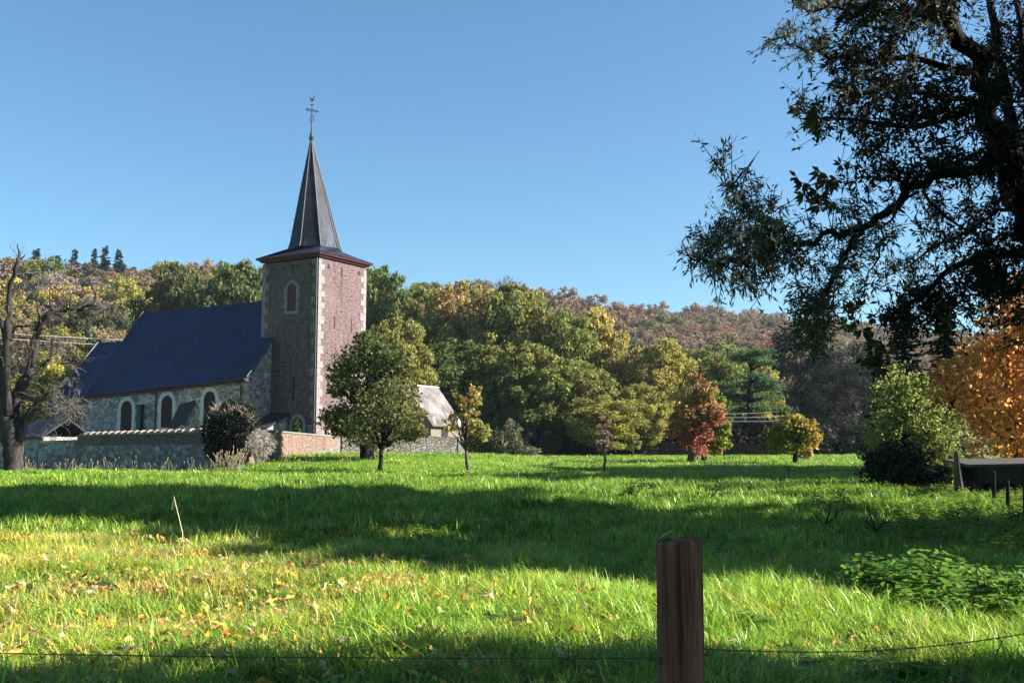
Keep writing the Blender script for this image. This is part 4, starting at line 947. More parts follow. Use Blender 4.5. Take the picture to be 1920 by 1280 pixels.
def build_right_side():
    g = "dark trees behind the round tree"
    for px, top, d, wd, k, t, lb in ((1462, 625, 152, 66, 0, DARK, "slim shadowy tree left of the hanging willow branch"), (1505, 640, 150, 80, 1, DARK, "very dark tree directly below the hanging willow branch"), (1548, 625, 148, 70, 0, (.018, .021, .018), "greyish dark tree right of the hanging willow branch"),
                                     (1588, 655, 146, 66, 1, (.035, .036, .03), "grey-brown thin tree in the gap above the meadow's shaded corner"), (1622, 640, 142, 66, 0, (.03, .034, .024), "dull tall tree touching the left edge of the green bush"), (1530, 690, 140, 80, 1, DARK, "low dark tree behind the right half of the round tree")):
        pr = SLIM[k]; loc, sx, sz = px_place(pr, px, top, d, wd * 1.15); tree(pr, "tree", lb, "tree", loc, sx, sz, t, tuple(v * 1.6 for v in t), g)  # shade inside the wood is put into these near-black leaf tints
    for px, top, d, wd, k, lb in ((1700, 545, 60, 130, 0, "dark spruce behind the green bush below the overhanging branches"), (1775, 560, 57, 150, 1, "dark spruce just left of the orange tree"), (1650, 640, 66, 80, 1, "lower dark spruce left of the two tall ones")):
        pr = SPRUCE[k]; loc, sx, sz = px_place(pr, px, top, d, wd); tree(pr, "spruce", lb, "tree", loc, sx, sz, (.018, .032, .022), (.03, .045, .03), "dark spruces by the bush")  # dark tint carries the shade the spruces stand in
    px_tree("green_bush", "large bush of upright pale green shoots left of the orange tree", "bush", (1695, 918), 41,
            [(1680, 760, 40, 1.2), (1720, 780, 42, 1.1), (1660, 800, 34), (1745, 820, 36), (1690, 830, 45), (1655, 850, 32), (1760, 860, 34), (1700, 880, 45, .7), (1685, 715, 20, 1.8), (1712, 722, 14, 2), (1745, 752, 14, 2), (1660, 735, 14, 2), (1775, 790, 12, 2)], (1695, 880), .14, (.17, .195, .055), (.25, .21, .06), 13, .13, .034, 2.6, 20, 31, 'leaf', 'bark_dark', 3, 40, size=.33)
    px_tree("dark_bush", "black-green bush at the foot of the pale green bush", "bush", (1680, 920), 39.3,
            [(1665, 870, 40, .9), (1712, 880, 40, .8), (1640, 892, 24, .8), (1752, 890, 26, .8), (1690, 850, 26)], (1680, 900), .1, DARK, (.03, .03, .016), 30, .12, .04, 1.6, 12, 33, 'leaf', 'bark_dark', 3, 12)
    px_tree("grey_bush", "soft grey-green bush between the pale green bush and the low shed", "bush", (1805, 900), 43,
            [(1800, 820, 32, 1.1), (1830, 840, 26), (1775, 850, 30), (1815, 870, 34, .8), (1790, 795, 18)], (1805, 880), .1, (.17, .19, .11), (.22, .22, .10), 18, .11, .03, 2.0, 14, 35, 'leaf', 'bark', 3, 14)
    px_tree("orange_tree", "young tree covered in big orange autumn leaves beside the shed at the right edge", "tree", (1905, 905), 38,
            [(1850, 680, 58), (1905, 640, 60), (1830, 730, 55), (1890, 740, 70), (1870, 800, 60), (1790, 690, 24), (1895, 545, 24, 1.5), (1880, 590, 30), (1925, 575, 30), (1950, 720, 70), (1960, 620, 60), (1920, 820, 60), (1785, 730, 26), (1930, 860, 45)], (1905, 840), .09, (.60, .32, .095), (.52, .23, .065), 13, .19, .058, 3.2, 13, 37, 'near_leaf', 'bark', 3, 34, size=.36)
    # shed
    p = P(1822, 868, 33); gz_ = float(gz(p[0], p[1])); o = empty("shed", (p[0], p[1], gz_), "low black flat-roofed field shelter at the right edge", "shed", None, -.12)
    h = p[2] - gz_
    MB().loft([[(-.12, -.15, h - .12), (4.2, -.15, h - .02), (4.2, -.15, h + .05), (-.12, -.15, h - .04)], [(-.12, 2.6, h + .02), (4.2, 2.6, h + .12), (4.2, 2.6, h + .19), (-.12, 2.6, h + .10)]]).build("roof", mottled("weathered roof board", (.03, .027, .026), (.07, .063, .06), 4, .8, 0), o)
    MB().box((.02, 1.6, -.2), (4.1, 1.68, h - .04)).build("back_wall", M['dark_void'], o)
    MB().box((.15, .02, h - .62), (4.1, .05, h - .05)).build("front_board", mottled("dark boards", (.018, .014, .014), (.05, .042, .04), 3, .85, .01, .2, (6, 1, 1)), o)
    for x in (.03, 1.5, 3.0): MB().box((x, -.06, -.3), (x + .1, .018, h - .12)).build("post", M['bark_dark'], o)
    tree(OAK[0], "oak", "unseen small oak added outside the picture to shade the fence post", "tree", (8.8, 2.6, 0), .45, .55, GREEN, OLIVE, "oaks right of the picture")  # unseen oak added so that the fence post stands in shade
    tree(OAK[3], "oak", "unseen young oak added outside the picture to shade the grassy foreground", "tree", (7.4, 6.3, 0), .25, .40, GREEN, OLIVE, "oaks right of the picture")  # added out of view to cast shade along the bottom of the meadow
    # unseen oaks added behind the photographer to close off half of the foreground's sky
    for x, y, H, R, k, lb in ((-16, -10, 19, 7, 0, "unseen oak added behind the photographer, far left"), (-6, -11, 21, 7, 1, "unseen oak added behind the photographer, left"), (4, -10, 20, 6.5, 2, "unseen oak added behind the photographer, middle"), (13, -14, 22, 7, 3, "unseen oak added behind the photographer, right")):
        pr = OAK[k]; tree(pr, "oak", lb, "tree", (x, y, float(gz(x, y))), R / 6, H / 16, GREEN, OLIVE, "unseen oaks added behind the photographer")
    # stakes and the broken trunk
    for px, top, base, d, rr, lb in ((1855, 884, 935, 29, .055, "dark wooden stake in front of the shed, left of three"), (1880, 902, 962, 26, .05, "dark wooden stake in front of the shed, middle of three"), (1912, 915, 985, 23.5, .06, "thick dark stake at the right picture edge"), (1660, 878, 922, 37.5, .05, "weathered stake standing in front of the black-green bush"), (1475, 872, 900, 44, .02, "thin metal rod standing in the shaded band of meadow")):
        t = P(px, top, d); b = ground(px, d); r = random.Random(int(px)); o = empty("stake", b, lb, "stake", "stakes in the field"); H = t[2] - b[2]
        n = 8; rings = [[(rr * (1 + .1 * r.uniform(-1, 1)) * math.cos(6.283 * k / n) + .03 * z, rr * math.sin(6.283 * k / n), z) for k in range(n)] for z in (-.3, 0, H * .4, H * .8, H)]
        MB().loft(rings).build("shaft", M['bark_dark'], o, False); MB().loft([[(rr * .92 * math.cos(6.283 * k / n) + .03 * H, rr * .92 * math.sin(6.283 * k / n), H + .002) for k in range(n)], [(rr * .35 * math.cos(6.283 * k / n) + .03 * H, rr * .35 * math.sin(6.283 * k / n), H + .03) for k in range(n)]]).build("worn_top", M['deadwood'], o)
    b = ground(1793, 32); o = empty("broken_trunk", b, "jagged broken tree stump leaning between bush and shed", "stump"); r = random.Random(8); H = P(1790, 853, 32)[2] - b[2]
    rings = [[(q * (1 + .18 * r.uniform(-1, 1)) * math.cos(6.283 * k / 9) - .06 * z, q * math.sin(6.283 * k / 9), z + (r.uniform(-.16, .16) if z > .9 else 0)) for k in range(9)] for z, q in ((-.3, .34), (0, .24), (.35, .15), (.8, .11), (H, .07))]
    MB().loft(rings).build("stump", M['bark'], o)
    rings = [[(.35 + q * (1 + .2 * r.uniform(-1, 1)) * math.cos(6.283 * k / 9), .1 + q * math.sin(6.283 * k / 9), z) for k in range(9)] for z, q in ((-.3, .3), (0, .26), (.4, .2), (.62, .14))]
    MB().loft(rings).build("broken_limb", M['bark_dark'], o)
    # tall trees just outside the picture on the sun's side: they cast the bands of shade over the meadow
    for x, y, H, R, k, lb in ((17.5, 20.5, 13, 4.6, 0, "low oak outside the picture on the right"), (13.2, 15, 8.5, 3.4, 2, "smallest oak outside the picture, nearest on the right"), (22.5, 32, 27, 5.8, 4, "tallest high-crowned oak outside the picture on the right"), (21.5, 25, 22, 4.6, 4, "middle high-crowned oak outside the picture on the right"), (34, 51, 18, 6, 1, "oak outside the picture, behind the shed"), (33, 47, 20, 3.6, 0, "slim oak outside the picture, behind the shed"), (38, 60, 19, 6.5, 2, "oak outside the picture beyond the orange tree")):
        pr = OAK[k]; tree(pr, "oak", lb, "tree", (x, y, float(gz(x, y))), R / 6, H / 16, GREEN, OLIVE, "oaks right of the picture")
build_right_side()

# ---------------------------------------------------------------- the big overhanging tree, top right
def build_overhang():
    d0 = 6.2; g = np.asarray(ground(2110, d0)); o = empty("willow", g, "big dark willow leaning in from the right with branches hanging over the sky", "tree")
    r = random.Random(21); rn = np.random.default_rng(21); nodes = []
    def curve(pts, r0, r1, y0, y1, mb, n=7, sub=4):
        ps = [Vector(P(px, py, d0 + y0 + (y1 - y0) * i / (len(pts) - 1)) - g) for i, (px, py) in enumerate(pts)]
        V = [ps[0] * 2 - ps[1]] + ps + [ps[-1] * 2 - ps[-2]]; out = []
        for i in range(1, len(V) - 2):
            for q in range(sub):
                t = q / sub; a, b, c, e = V[i - 1], V[i], V[i + 1], V[i + 2]
                out.append(.5 * ((2 * b) + (c - a) * t + (2 * a - 5 * b + 4 * c - e) * t * t + (3 * b - a - 3 * c + e) * t ** 3) + Vector((r.gauss(0, 1), r.gauss(0, 1), r.gauss(0, 1))) * (r0 * .10 + .010))
        out.append(V[-2]); m = len(out); mb.tube(out, [.62 * (r0 + (r1 - r0) * i / (m - 1)) for i in range(m)], n)
        nodes.extend([(p, r0 + (r1 - r0) * i / (m - 1)) for i, p in enumerate(out)]); return out
    tk = MB(); base = [(2110, 1190), (2060, 900), (1990, 620), (1935, 430), (1885, 260), (1820, 120), (1745, 0), (1690, -110)]
    curve(base, .20, .035, 0, -.5, tk, 10, 5); tk.build("trunk", M['bark_dark'], o, True)
    B = [([(1945, 460), (1912, 330), (1890, 200), (1862, 60), (1850, -80)], .085, .03, 0, .9), ([(1960, 520), (1935, 330), (1925, 180), (1905, 0)], .06, .03, .2, 1.2),
         ([(1925, 300), (1840, 312), (1745, 338), (1690, 368), (1625, 422), (1560, 446), (1480, 456), (1400, 452), (1330, 462)], .058, .006, -.3, -1.0),
         ([(1622, 424), (1588, 470), (1562, 540), (1552, 605)], .018, .005, -.7, -.9), ([(1608, 436), (1570, 500), (1540, 565), (1524, 630)], .016, .005, -.7, -.6),
         ([(1480, 456), (1430, 420), (1380, 370), (1345, 312)], .014, .004, -.9, -1.2), ([(1460, 456), (1400, 480), (1340, 500), (1290, 480)], .012, .003, -.9, -1.0),
         ([(1950, 470), (1850, 478), (1770, 520), (1700, 570), (1650, 602)], .05, .010, .2, .4), ([(1725, 360), (1790, 418), (1850, 452)], .016, .008, -.4, .1),
         ([(1830, 140), (1700, 112), (1580, 112), (1490, 84), (1438, 76)], .035, .005, -.4, .2), ([(1760, 20), (1650, 24), (1550, 15), (1490, 10)], .03, .005, -.4, -.9),
         ([(1850, 190), (1720, 235), (1600, 222), (1520, 215), (1480, 200)], .035, .006, -.3, .6), ([(1845, 200), (1750, 180), (1660, 170), (1590, 180)], .03, .006, -.3, -.9),
         ([(1920, 380), (1830, 420), (1740, 470), (1660, 520)], .022, .006, -.1, .9), ([(1715, 365), (1660, 420), (1640, 500), (1600, 560)], .014, .004, -.5, .2)]
    for pts, r0, r1, y0, y1 in B:
        mb = MB(); curve(pts, r0, r1, y0, y1, mb); mb.build("branch", M['bark_dark'], o, True)
    NP = np.array([tuple(p) for p, _ in nodes]); NR = np.array([q for _, q in nodes])
    def to_px(w):
        w = np.asarray(w) + g - np.array([0, 0, EYE]); dp = w[..., 1] * math.cos(PITCH) + w[..., 2] * math.sin(PITCH); up = -w[..., 1] * math.sin(PITCH) + w[..., 2] * math.cos(PITCH)
        return np.stack([960 + F * w[..., 0] / dp, 640 - F * up / dp], -1)
    NX = to_px(NP); CL = {'w': [], 'd': [], 'p': []}; tw = MB()
    def leaves(key, p0, p1, n, L, W, droop, spread):
        t = rn.random(n)[:, None]; ax = unit(p1 - p0); p = p0 + (p1 - p0) * t + rn.normal(size=(n, 3)) * .012
        d = ax * .7 + rn.normal(size=(n, 3)) * spread; d[:, 2] -= droop; d = unit(d)
        nn = rn.normal(size=(n, 3)); nn = unit(nn - d * (nn * d).sum(1, keepdims=True)); l = L * rn.uniform(.55, 1.25, n)
        CL[key].append((p + d * l[:, None] * .5, d, nn, l, W * rn.uniform(.8, 1.2, n)))
    def add_zone(px, py, rx, ry, n, kind, off=0.0, dep=.5):
        for _ in range(n):
            a = r.uniform(0, 6.283); q = math.sqrt(r.random()); ex, ey = px + math.cos(a) * rx * q, py + math.sin(a) * ry * q
            k = int(np.argmin(np.hypot(NX[:, 0] - ex, (NX[:, 1] - ey) * 1.0) + rn.random(len(NX)) * 45)); s = NP[k]
            e = P(ex, ey, s[1] + g[1] + off + r.gauss(0, dep)) - g
            L = np.linalg.norm(e - s)
            if L > 1.3: e = s + (e - s) * 1.3 / L; L = 1.3
            bow = np.array([r.gauss(0, .08), r.gauss(0, .08), r.gauss(.08, .06)]) * min(.6, max(.2, L))
            pts = [s + (e - s) * t + bow * math.sin(math.pi * t) * (1.25 - t) + np.array([r.gauss(0, .012), r.gauss(0, .012), r.gauss(0, .012)]) * (0 < t < 1) for t in (0, .25, .5, .75, 1)]
            tw.tube(pts, [.0040, .0033, .0026, .0020, .0012], 3, False)
            if kind == 'w':
                leaves('w', pts[1], pts[2], 4, .054, .0050, .3, .5)
                for i in (2, 3):
                    leaves('w', pts[i], pts[i + 1], 7, .054, .0050, .3, .5); f = pts[i] + np.clip(np.array([r.gauss(0, .08), r.gauss(0, .08), r.gauss(.0, .08)]), -.14, .14); tw.tube([pts[i], f], [.0025, .0012], 3, False); leaves('w', pts[i], f, 7, .050, .0048, .25, .5)
            elif kind == 'd':
                for i in (1, 2, 3):
                    leaves('d', pts[i], pts[i + 1], 5, .049, .0074, .25, .7); f = pts[i + 1] + np.clip(np.array([r.gauss(0, .11), r.gauss(0, .11), r.gauss(0, .11)]), -.2, .2); tw.tube([pts[i + 1], f], [.0026, .0013], 3, False); leaves('d', pts[i + 1], f, 6, .049, .0074, .25, .7)
            else:
                for q_ in range(3):
                    c = e + np.array([r.gauss(0, .07), r.gauss(0, .07), r.gauss(0, .06)]); hv = unit(np.array([r.gauss(-.4, .5), r.gauss(0, .5), r.gauss(-.5, .4)]))
                    sd = unit(np.cross(hv, [0, .9, .3])); m = 6; an = np.linspace(-1.25, 1.25, m) + rn.normal(0, .1, m)
                    dd = unit(hv * np.cos(an)[:, None] + sd * np.sin(an)[:, None] + rn.normal(0, .12, (m, 3))); l = np.interp(np.abs(an), [0, 1.3], [.085, .055]) * r.uniform(.75, 1.1)
                    nn = unit(np.cross(hv, sd) + rn.normal(0, .35, (m, 3))); nn = unit(nn - dd * (nn * dd).sum(1, keepdims=True))
                    CL['p'].append((c + dd * l[:, None] * .55, dd, nn, l, np.full(m, .012))); tw.tube([e, c], [.003, .002], 3, False)
    Z = [(1760, 110, 150, 115, 190, 'd'), (1650, 170, 90, 85, 84, 'd'), (1860, 240, 75, 150, 130, 'd'), (1610, 60, 80, 60, 44, 'd'), (1725, 265, 115, 75, 105, 'd'), (1560, 160, 60, 45, 22, 'd'), (1690, 20, 120, 60, 80, 'd'),
         (1650, 315, 85, 48, 40, 'd'), (1530, 262, 42, 50, 9, 'p'), (1575, 300, 45, 45, 9, 'p'), (1560, 240, 50, 60, 18, 'd'), (1800, 420, 105, 55, 44, 'd'), (1690, 430, 90, 50, 26, 'w'), (1885, 480, 60, 80, 80, 'd'), (1800, 555, 105, 45, 84, 'd'),
         (1700, 592, 75, 32, 50, 'd'), (1660, 650, 36, 36, 11, 'p'), (1870, 570, 70, 60, 80, 'd'), (1610, 585, 16, 12, 2, 'p'), (1520, 340, 28, 24, 4, 'p'),
         (1760, 630, 60, 30, 24, 'd'), (1840, 630, 60, 34, 16, 'w'), (1900, 100, 60, 110, 90, 'd'), (1660, 490, 80, 50, 30, 'w'), (1610, 510, 60, 60, 26, 'w'), (1740, 500, 70, 45, 26, 'w'), (1830, 350, 70, 50, 30, 'w'),
         (1400, 455, 85, 55, 74, 'w'), (1335, 475, 52, 48, 36, 'w'), (1480, 465, 75, 52, 56, 'w'), (1372, 380, 48, 55, 26, 'w'), (1355, 325, 22, 28, 7, 'w'), (1420, 360, 22, 42, 8, 'w'), (1440, 410, 55, 45, 26, 'w'), (1440, 530, 80, 52, 54, 'w'), (1520, 545, 60, 50, 40, 'w'), (1370, 550, 50, 30, 14, 'w'),
         (1512, 635, 40, 55, 56, 'w'), (1535, 600, 34, 48, 34, 'w'), (1295, 480, 22, 28, 7, 'w'), (1480, 82, 50, 26, 12, 'w'), (1530, 25, 55, 30, 16, 'w'), (1500, 120, 60, 40, 14, 'w'), (1545, 110, 50, 50, 18, 'w'), (1560, 400, 60, 40, 20, 'w'),
         # crown beyond the picture
         (1700, -150, 260, 130, 110, 'd'), (2080, 150, 130, 280, 170, 'd', -1.5), (2090, 480, 120, 160, 110, 'd', -1), (1950, -200, 200, 140, 90, 'd', -1.5), (2420, 690, 150, 150, 60, 'd'), (2300, 300, 180, 250, 90, 'd', -2)]
    for z in Z: add_zone(*z[:4], max(3, int(z[4] * {'d': .50, 'w': .44, 'p': .4}[z[5]])), *z[5:])
    for p, q in nodes:                                          # short leafy shoots straight off the thin branches
        if q < .02:
            for _ in range(2):
                e = np.array(p) + np.array([r.gauss(0, .07), r.gauss(0, .07), r.gauss(.04, .07)]); tw.tube([p, tuple(e)], [.003, .0015], 3, False); leaves('w', np.array(p), e, 9, .050, .0050, .1, .5)
    tw.build("twigs", M['bark_dark'], o)
    for key, nm, t1, t2 in (('d', "dense_foliage", (.024, .032, .020), (.042, .040, .020)), ('w', "feathery_foliage", (.12, .135, .09), (.17, .165, .10)), ('p', "hand_shaped_leaves", (.05, .06, .03), (.10, .09, .04))):  # silhouette shade put into the dense tint, sunlight into the feathery tint
        V = leaf_quads(*[np.concatenate([c[i] for c in CL[key]]) for i in range(5)])
        c = put(nm, np_mesh("willow_" + nm, V, 4, M['near_leaf']), o); set_tint(c, t1, t2)
build_overhang()

# ---------------------------------------------------------------- fence in front
def build_fence():
    d = 2.8; top = P(1274, 1013, d); b = (top[0], d, 0.0); o = empty("fence_post", b, "weathered brown wooden fence post standing in front of the meadow", "post")
    m, t, bs = new_mat("weathered post wood"); v = objco(t); n1 = noise(t, mapped(t, v, (26, 26, 1.3)), 1.6, 6, .7); n2 = noise(t, mapped(t, v, (9, 9, 1.0)), 1.0, 3, .6); n3 = noise(t, mapped(t, v, (110, 110, 3)), 1.0, 3, .7)
    c = mixc(t, ramp(t, n1, .36, .64), (.16, .060, .042), (.36, .18, .13)); c = mixc(t, ramp(t, n2, .50, .66), c, (.06, .026, .022)); c = mixc(t, ramp(t, n3, .55, .75), c, (.06, .03, .028))
    t.links.new(c, bs.inputs["Base Color"]); bs.inputs["Roughness"].default_value = .9; bs.inputs["Specular IOR Level"].default_value = .15; bump(t, bs, n1, .006, .9)
    H = top[2]; r = random.Random(3); n = 72; ph = [1 + .022 * math.sin(k * .61) + .018 * math.sin(k * 1.9 + 1) + r.uniform(-.006, .006) for k in range(n)]; rings = []
    for k in (8, 23, 41, 47, 52, 57, 66): ph[k] *= r.uniform(.90, .95)
    for z in np.concatenate([np.linspace(-.5, H - .010, 40), [H]]):
        rr = []
        for k in range(n):
            a = 6.283 * k / n; sq = 1 / max(abs(math.cos(a + .12)), abs(math.sin(a + .12))); q = .0585 * (.72 + .28 * min(sq, 1.22)) * ph[k] * (1 + .010 * math.sin(z * 17 + k * .5) + .006 * math.sin(z * 41 + k))
            if z >= H: q *= .93
            x = q * math.cos(a); rr.append((x + .004 * (1.0 - z), q * math.sin(a), z + (x * .10 + .004 * math.sin(k * .9) + .003 * math.sin(k * 2.3) if z > H - .02 else 0)))
        rings.append(rr)
    MB().loft(rings).build("post", m, o, True)
    for sx in (-1, 1):
        zs = (P(1236, 1233, d) if sx < 0 else P(1312, 1216, d))[2]
        MB().tube([(sx * .050, -.035, zs - .008), (sx * .058, -.040, zs - .008), (sx * .061, -.042, zs), (sx * .058, -.040, zs + .008), (sx * .050, -.035, zs + .008)], [.0016] * 5, 5).build("staple", M['iron'], o)
    # yellow leaf lying on the post
    l = MB(); p = np.array([top[0] - .037, d - .012, H - .002]); prof = [(-.022, 0, 0), (-.012, .007, .010), (.002, .009, .020), (.016, .006, .026), (.024, 0, .027)]
    l.add([(p[0] + a, p[1] + s * w_, p[2] + c + .003 * abs(s)) for a, w_, c in prof for s in (-1, 0, 1)], [(i * 3 + j, i * 3 + j + 1, i * 3 + j + 4, i * 3 + j + 3) for i in range(4) for j in (0, 1)])
    lo = l.build("fallen_leaf", mottled("yellow leaf", (.50, .40, .12), (.62, .50, .20), 30, .6, 0), None); tag(lo, "small curled yellow leaf lying on top of the fence post", "leaf")
    wm = mottled("rusty fence wire", (.045, .035, .03), (.16, .13, .11), 40, .6, 0)
    def wire(a, b, lb, sag):
        a, b = np.array(a), np.array(b); L = np.linalg.norm(b - a); mid = (a + b) / 2; o = empty("barbed_wire", a, lb, "wire", "strands of barbed wire"); mb = MB(); bb = MB(); r = random.Random(int(L * 10)); n = 60
        pts = [a + (b - a) * k / n - a - np.array([0, 0, sag * math.sin(math.pi * k / n)]) for k in range(n + 1)]
        for s in (0, math.pi):
            mb.tube([p + np.array([0, .0016 * math.cos(k * 2.2 + s), .0016 * math.sin(k * 2.2 + s)]) for k, p in enumerate(pts)], [.0010] * (n + 1), 4, False)
        k = .1
        while k < L:
            p = Vector(pts[int(k / L * n)])
            for _ in range(2):
                v = Vector((r.gauss(0, .3), r.gauss(0, .6), r.gauss(0, 1))).normalized() * .014; bb.tube([p - v, p + v], [.0009, .0006], 3, False)
            k += .11
        mb.build("strand", wm, o); bb.build("barb", wm, o)
    wire(P(-160, 1221, 2.75), P(1236, 1233, 2.78), "barbed wire strand running left from the fence post", .006)
    wire(P(1312, 1216, 2.78), P(2060, 1163, 2.75), "barbed wire strand running right from the fence post", .035)
build_fence()

# ---------------------------------------------------------------- grass, weeds and litter
def blade_tuft(name, seed, n, rad, h0, h1, w, lean, mat, segs=3):
    r = np.random.default_rng(seed); V = []; Fq = []
    for i in range(n):
        a = r.uniform(0, 6.283); q = rad * math.sqrt(r.random()); b = np.array([math.cos(a) * q, math.sin(a) * q, -.02]); az = r.uniform(0, 6.283); h = r.uniform(h0, h1); ln = lean * r.uniform(.2, 1.6)
        dv = np.array([math.cos(az), math.sin(az), 0]); sd = np.array([-math.sin(az), math.cos(az), 0]) * w * r.uniform(.6, 1.3); tw = r.uniform(-.6, .6); sd = sd * math.cos(tw) + dv * np.linalg.norm(sd) * math.sin(tw)
        k0 = len(V)
        for k in range(segs + 1):
            t = k / segs; p = b + dv * h * ln * t ** 2 + np.array([0, 0, h * t * (1 - .28 * ln * t)]); ww = (1 - t ** 1.6) * .95 + .05
            V += [p - sd * ww, p + sd * ww]
        for k in range(segs): Fq.append([k0 + 2 * k, k0 + 2 * k + 1, k0 + 2 * k + 3, k0 + 2 * k + 2])
    return np_mesh(name, np.array(V), 4, mat, False, np.array(Fq))
def herb(name, seed, stems, rad, h, L, W, mat):
    r = np.random.default_rng(seed); C, D, Nn, Ls = [], [], [], []
    for s in range(stems):
        a = r.uniform(0, 6.28); q = rad * math.sqrt(r.random()); x, y = math.cos(a) * q, math.sin(a) * q; hh = h * r.uniform(.6, 1.1) * (1 - .35 * q / rad); m = 12
        for k in range(m):
            z = hh * (.25 + .75 * k / m); az = k * 2.4 + a; f = 1 - .45 * k / m
            d = np.array([math.cos(az), math.sin(az), r.uniform(-.45, .15)]); d /= np.linalg.norm(d); nn = np.array([0, 0, 1.]) + r.normal(0, .3, 3); nn = nn - d * (nn @ d); nn /= np.linalg.norm(nn)
            C.append(np.array([x, y, z]) + d * L * f * .6); D.append(d); Nn.append(nn); Ls.append(L * f * r.uniform(.8, 1.2))
    C, D, Nn, Ls = map(np.array, (C, D, Nn, Ls)); return np_mesh(name, leaf_quads(C, D, Nn, Ls, Ls * W), 4, mat)

DRY = [(-4.6, 15.0, 1.6, .9), (-7.5, 17.0, 1.5, .9), (-2.6, 13.2, 1.2, .6), (-5.2, 9.0, 1.2, .5), (-4.0, 11.6, 1.3, .8), (-2.1, 9.7, .7, .5), (-5.6, 10.4, .8, .6), (-1.3, 10.9, .5, .5), (-6.0, 13.0, .7, .5), (-3.0, 9.4, 1.0, .5)]
def dryness(x, y):
    v = np.zeros_like(x)
    for a, b, rx, ry in DRY: v = np.maximum(v, np.exp(-(((x - a) / rx) ** 2 + ((y - b) / ry) ** 2) * 1.2))
    return v
def build_grass():
    r = np.random.default_rng(30); gm = M['grass']
    near = [blade_tuft("near_tuft%d" % k, k, 44, .12, .07, .23, .0058, ln, gm) for k, ln in enumerate((.9, 1.5, 1.2))]
    mid = [blade_tuft("mid_tuft%d" % k, 10 + k, 40, .24, .08, .22, .010, .7, gm, 2) for k in range(3)]
    far = [blade_tuft("far_tuft%d" % k, 20 + k, 46, .55, .06, .17, .022, .8, gm, 1) for k in range(3)]
    pr = [proto_obj("tuft", m) for m in near + mid + far]
    X, Y, PID, SC_ = [], [], [], []
    def zone(y0, y1, dens, pid, s0, s1, um=.58):
        n = int(dens * um * (y1 ** 2 - y0 ** 2)); y = np.sqrt(r.uniform(y0 ** 2, y1 ** 2, n)); x = r.uniform(-um, um, n) * y
        X.append(x); Y.append(y); PID.append(r.integers(0, 3, n) + pid); SC_.append(r.uniform(s0, s1, n))
    zone(4.2, 10, 60, 0, .7, 1.25, .80); zone(10, 17, 45, 0, .8, 1.3, .74); zone(16, 30, 13, 3, .8, 1.3, .70); zone(29, 48, 6.5, 3, .9, 1.5); zone(46, 84, 2.6, 6, .7, 1.2); zone(80, 132, .9, 6, .8, 1.4)
    x, y, pid, s = map(np.concatenate, (X, Y, PID, SC_))
    px = 960 + F * x / y
    ok = ~((px < 670) & (y > np.interp(px, [-200, 452, 628, 670], [72, 60, 77, 79])))
    ok &= ~((px > 630) & (px < 870) & (y > 79.5))
    x, y, pid, s, px = (v[ok] for v in (x, y, pid, s, px)); n = len(x); z = gz(x, y)
    cl = pnoise(x, y, 1.3, 5); c2 = pnoise(x, y, 5.5, 6); dr = dryness(x, y) * r.uniform(.35, 1.2, n)
    s = s * (1 + .55 * cl) * (1 - .45 * np.clip(dr, 0, 1))
    G1, G2, G3 = np.array([.095, .225, .016]), np.array([.31, .45, .055]), np.array([.55, .41, .13])
    f = np.clip(.5 + .35 * c2 + r.normal(0, .22, n), 0, 1)[:, None]; t = G1 * (1 - f) + G2 * f
    st = (r.random(n) < np.interp(x, [-6, 1, 6], [.24, .07, .02])) & (y < 22)
    k = np.clip(dr + .6 * st, 0, 1)[:, None]; t = t * (1 - k) + G3 * k * r.uniform(.7, 1.15, (n, 1))
    fy = np.clip((y - 28) / 30, 0, 1)[:, None]; t = t * (1 - fy * .25) + np.array([.19, .235, .045]) * fy * .25
    rot = np.stack([r.normal(0, .12, n), r.normal(0, .12, n), r.uniform(0, 6.28, n)], 1); sc = np.stack([s, s, s * r.uniform(.8, 1.25, n)], 1)
    scatter("grass", "long bright green meadow grass", pr, np.stack([x, y, z], 1), rot, sc, pid, t, t * np.array([1.15, 1.0, .9]))
    # fallen leaves on the left of the foreground
    lv = []
    for k in range(4):
        q = np.random.default_rng(50 + k); a = np.linspace(0, 6.283, 13)[:-1]; rad = .055 * (.72 + .10 * np.cos(4 * a) + .36 * np.cos(2 * a) + .12 * np.cos(a) + q.normal(0, .07, 12)); P2 = np.stack([rad * np.cos(a), rad * np.sin(a) * .8, .020 * np.cos(2 * a + q.uniform(0, 6)) + q.normal(0, .006, 12)], 1)
        V = np.concatenate([[[0, 0, .006]], P2]); lv.append(np_mesh("litter_leaf", V, 3, M['plant'], False, np.array([[0, 1 + i, 1 + (i + 1) % 12] for i in range(12)])))
    n = 7000; yy = r.uniform(6.3, 19, n); xx = r.uniform(-.55, .5, n) * yy
    w_ = np.interp(xx / yy, [-.5, -.1, .1, .5], [1, .8, .16, .07]) * np.interp(yy, [6, 10, 14, 19], [.6, 1, .7, .25]) + dryness(xx, yy) * .9
    kp = r.random(n) < w_ * .62; xx, yy = xx[kp], yy[kp]; n = len(xx); zz = gz(xx, yy) + r.uniform(.06, .16, n)
    pal = np.array([(.62, .42, .05), (.60, .47, .17), (.48, .25, .06), (.64, .52, .11), (.52, .38, .09), (.56, .47, .28)]); t = pal[r.integers(0, 6, n)] * r.uniform(.75, 1.1, (n, 1)); s = r.uniform(.4, .95, n)
    scatter("leaf_litter", "fallen yellow and brown leaves lying in the grass", [proto_obj("leaf", m) for m in lv], np.stack([xx, yy, zz], 1), np.stack([r.normal(0, .5, n), r.normal(0, .5, n), r.uniform(0, 6.28, n)], 1), np.stack([s] * 3, 1), r.integers(0, 4, n), t, t)
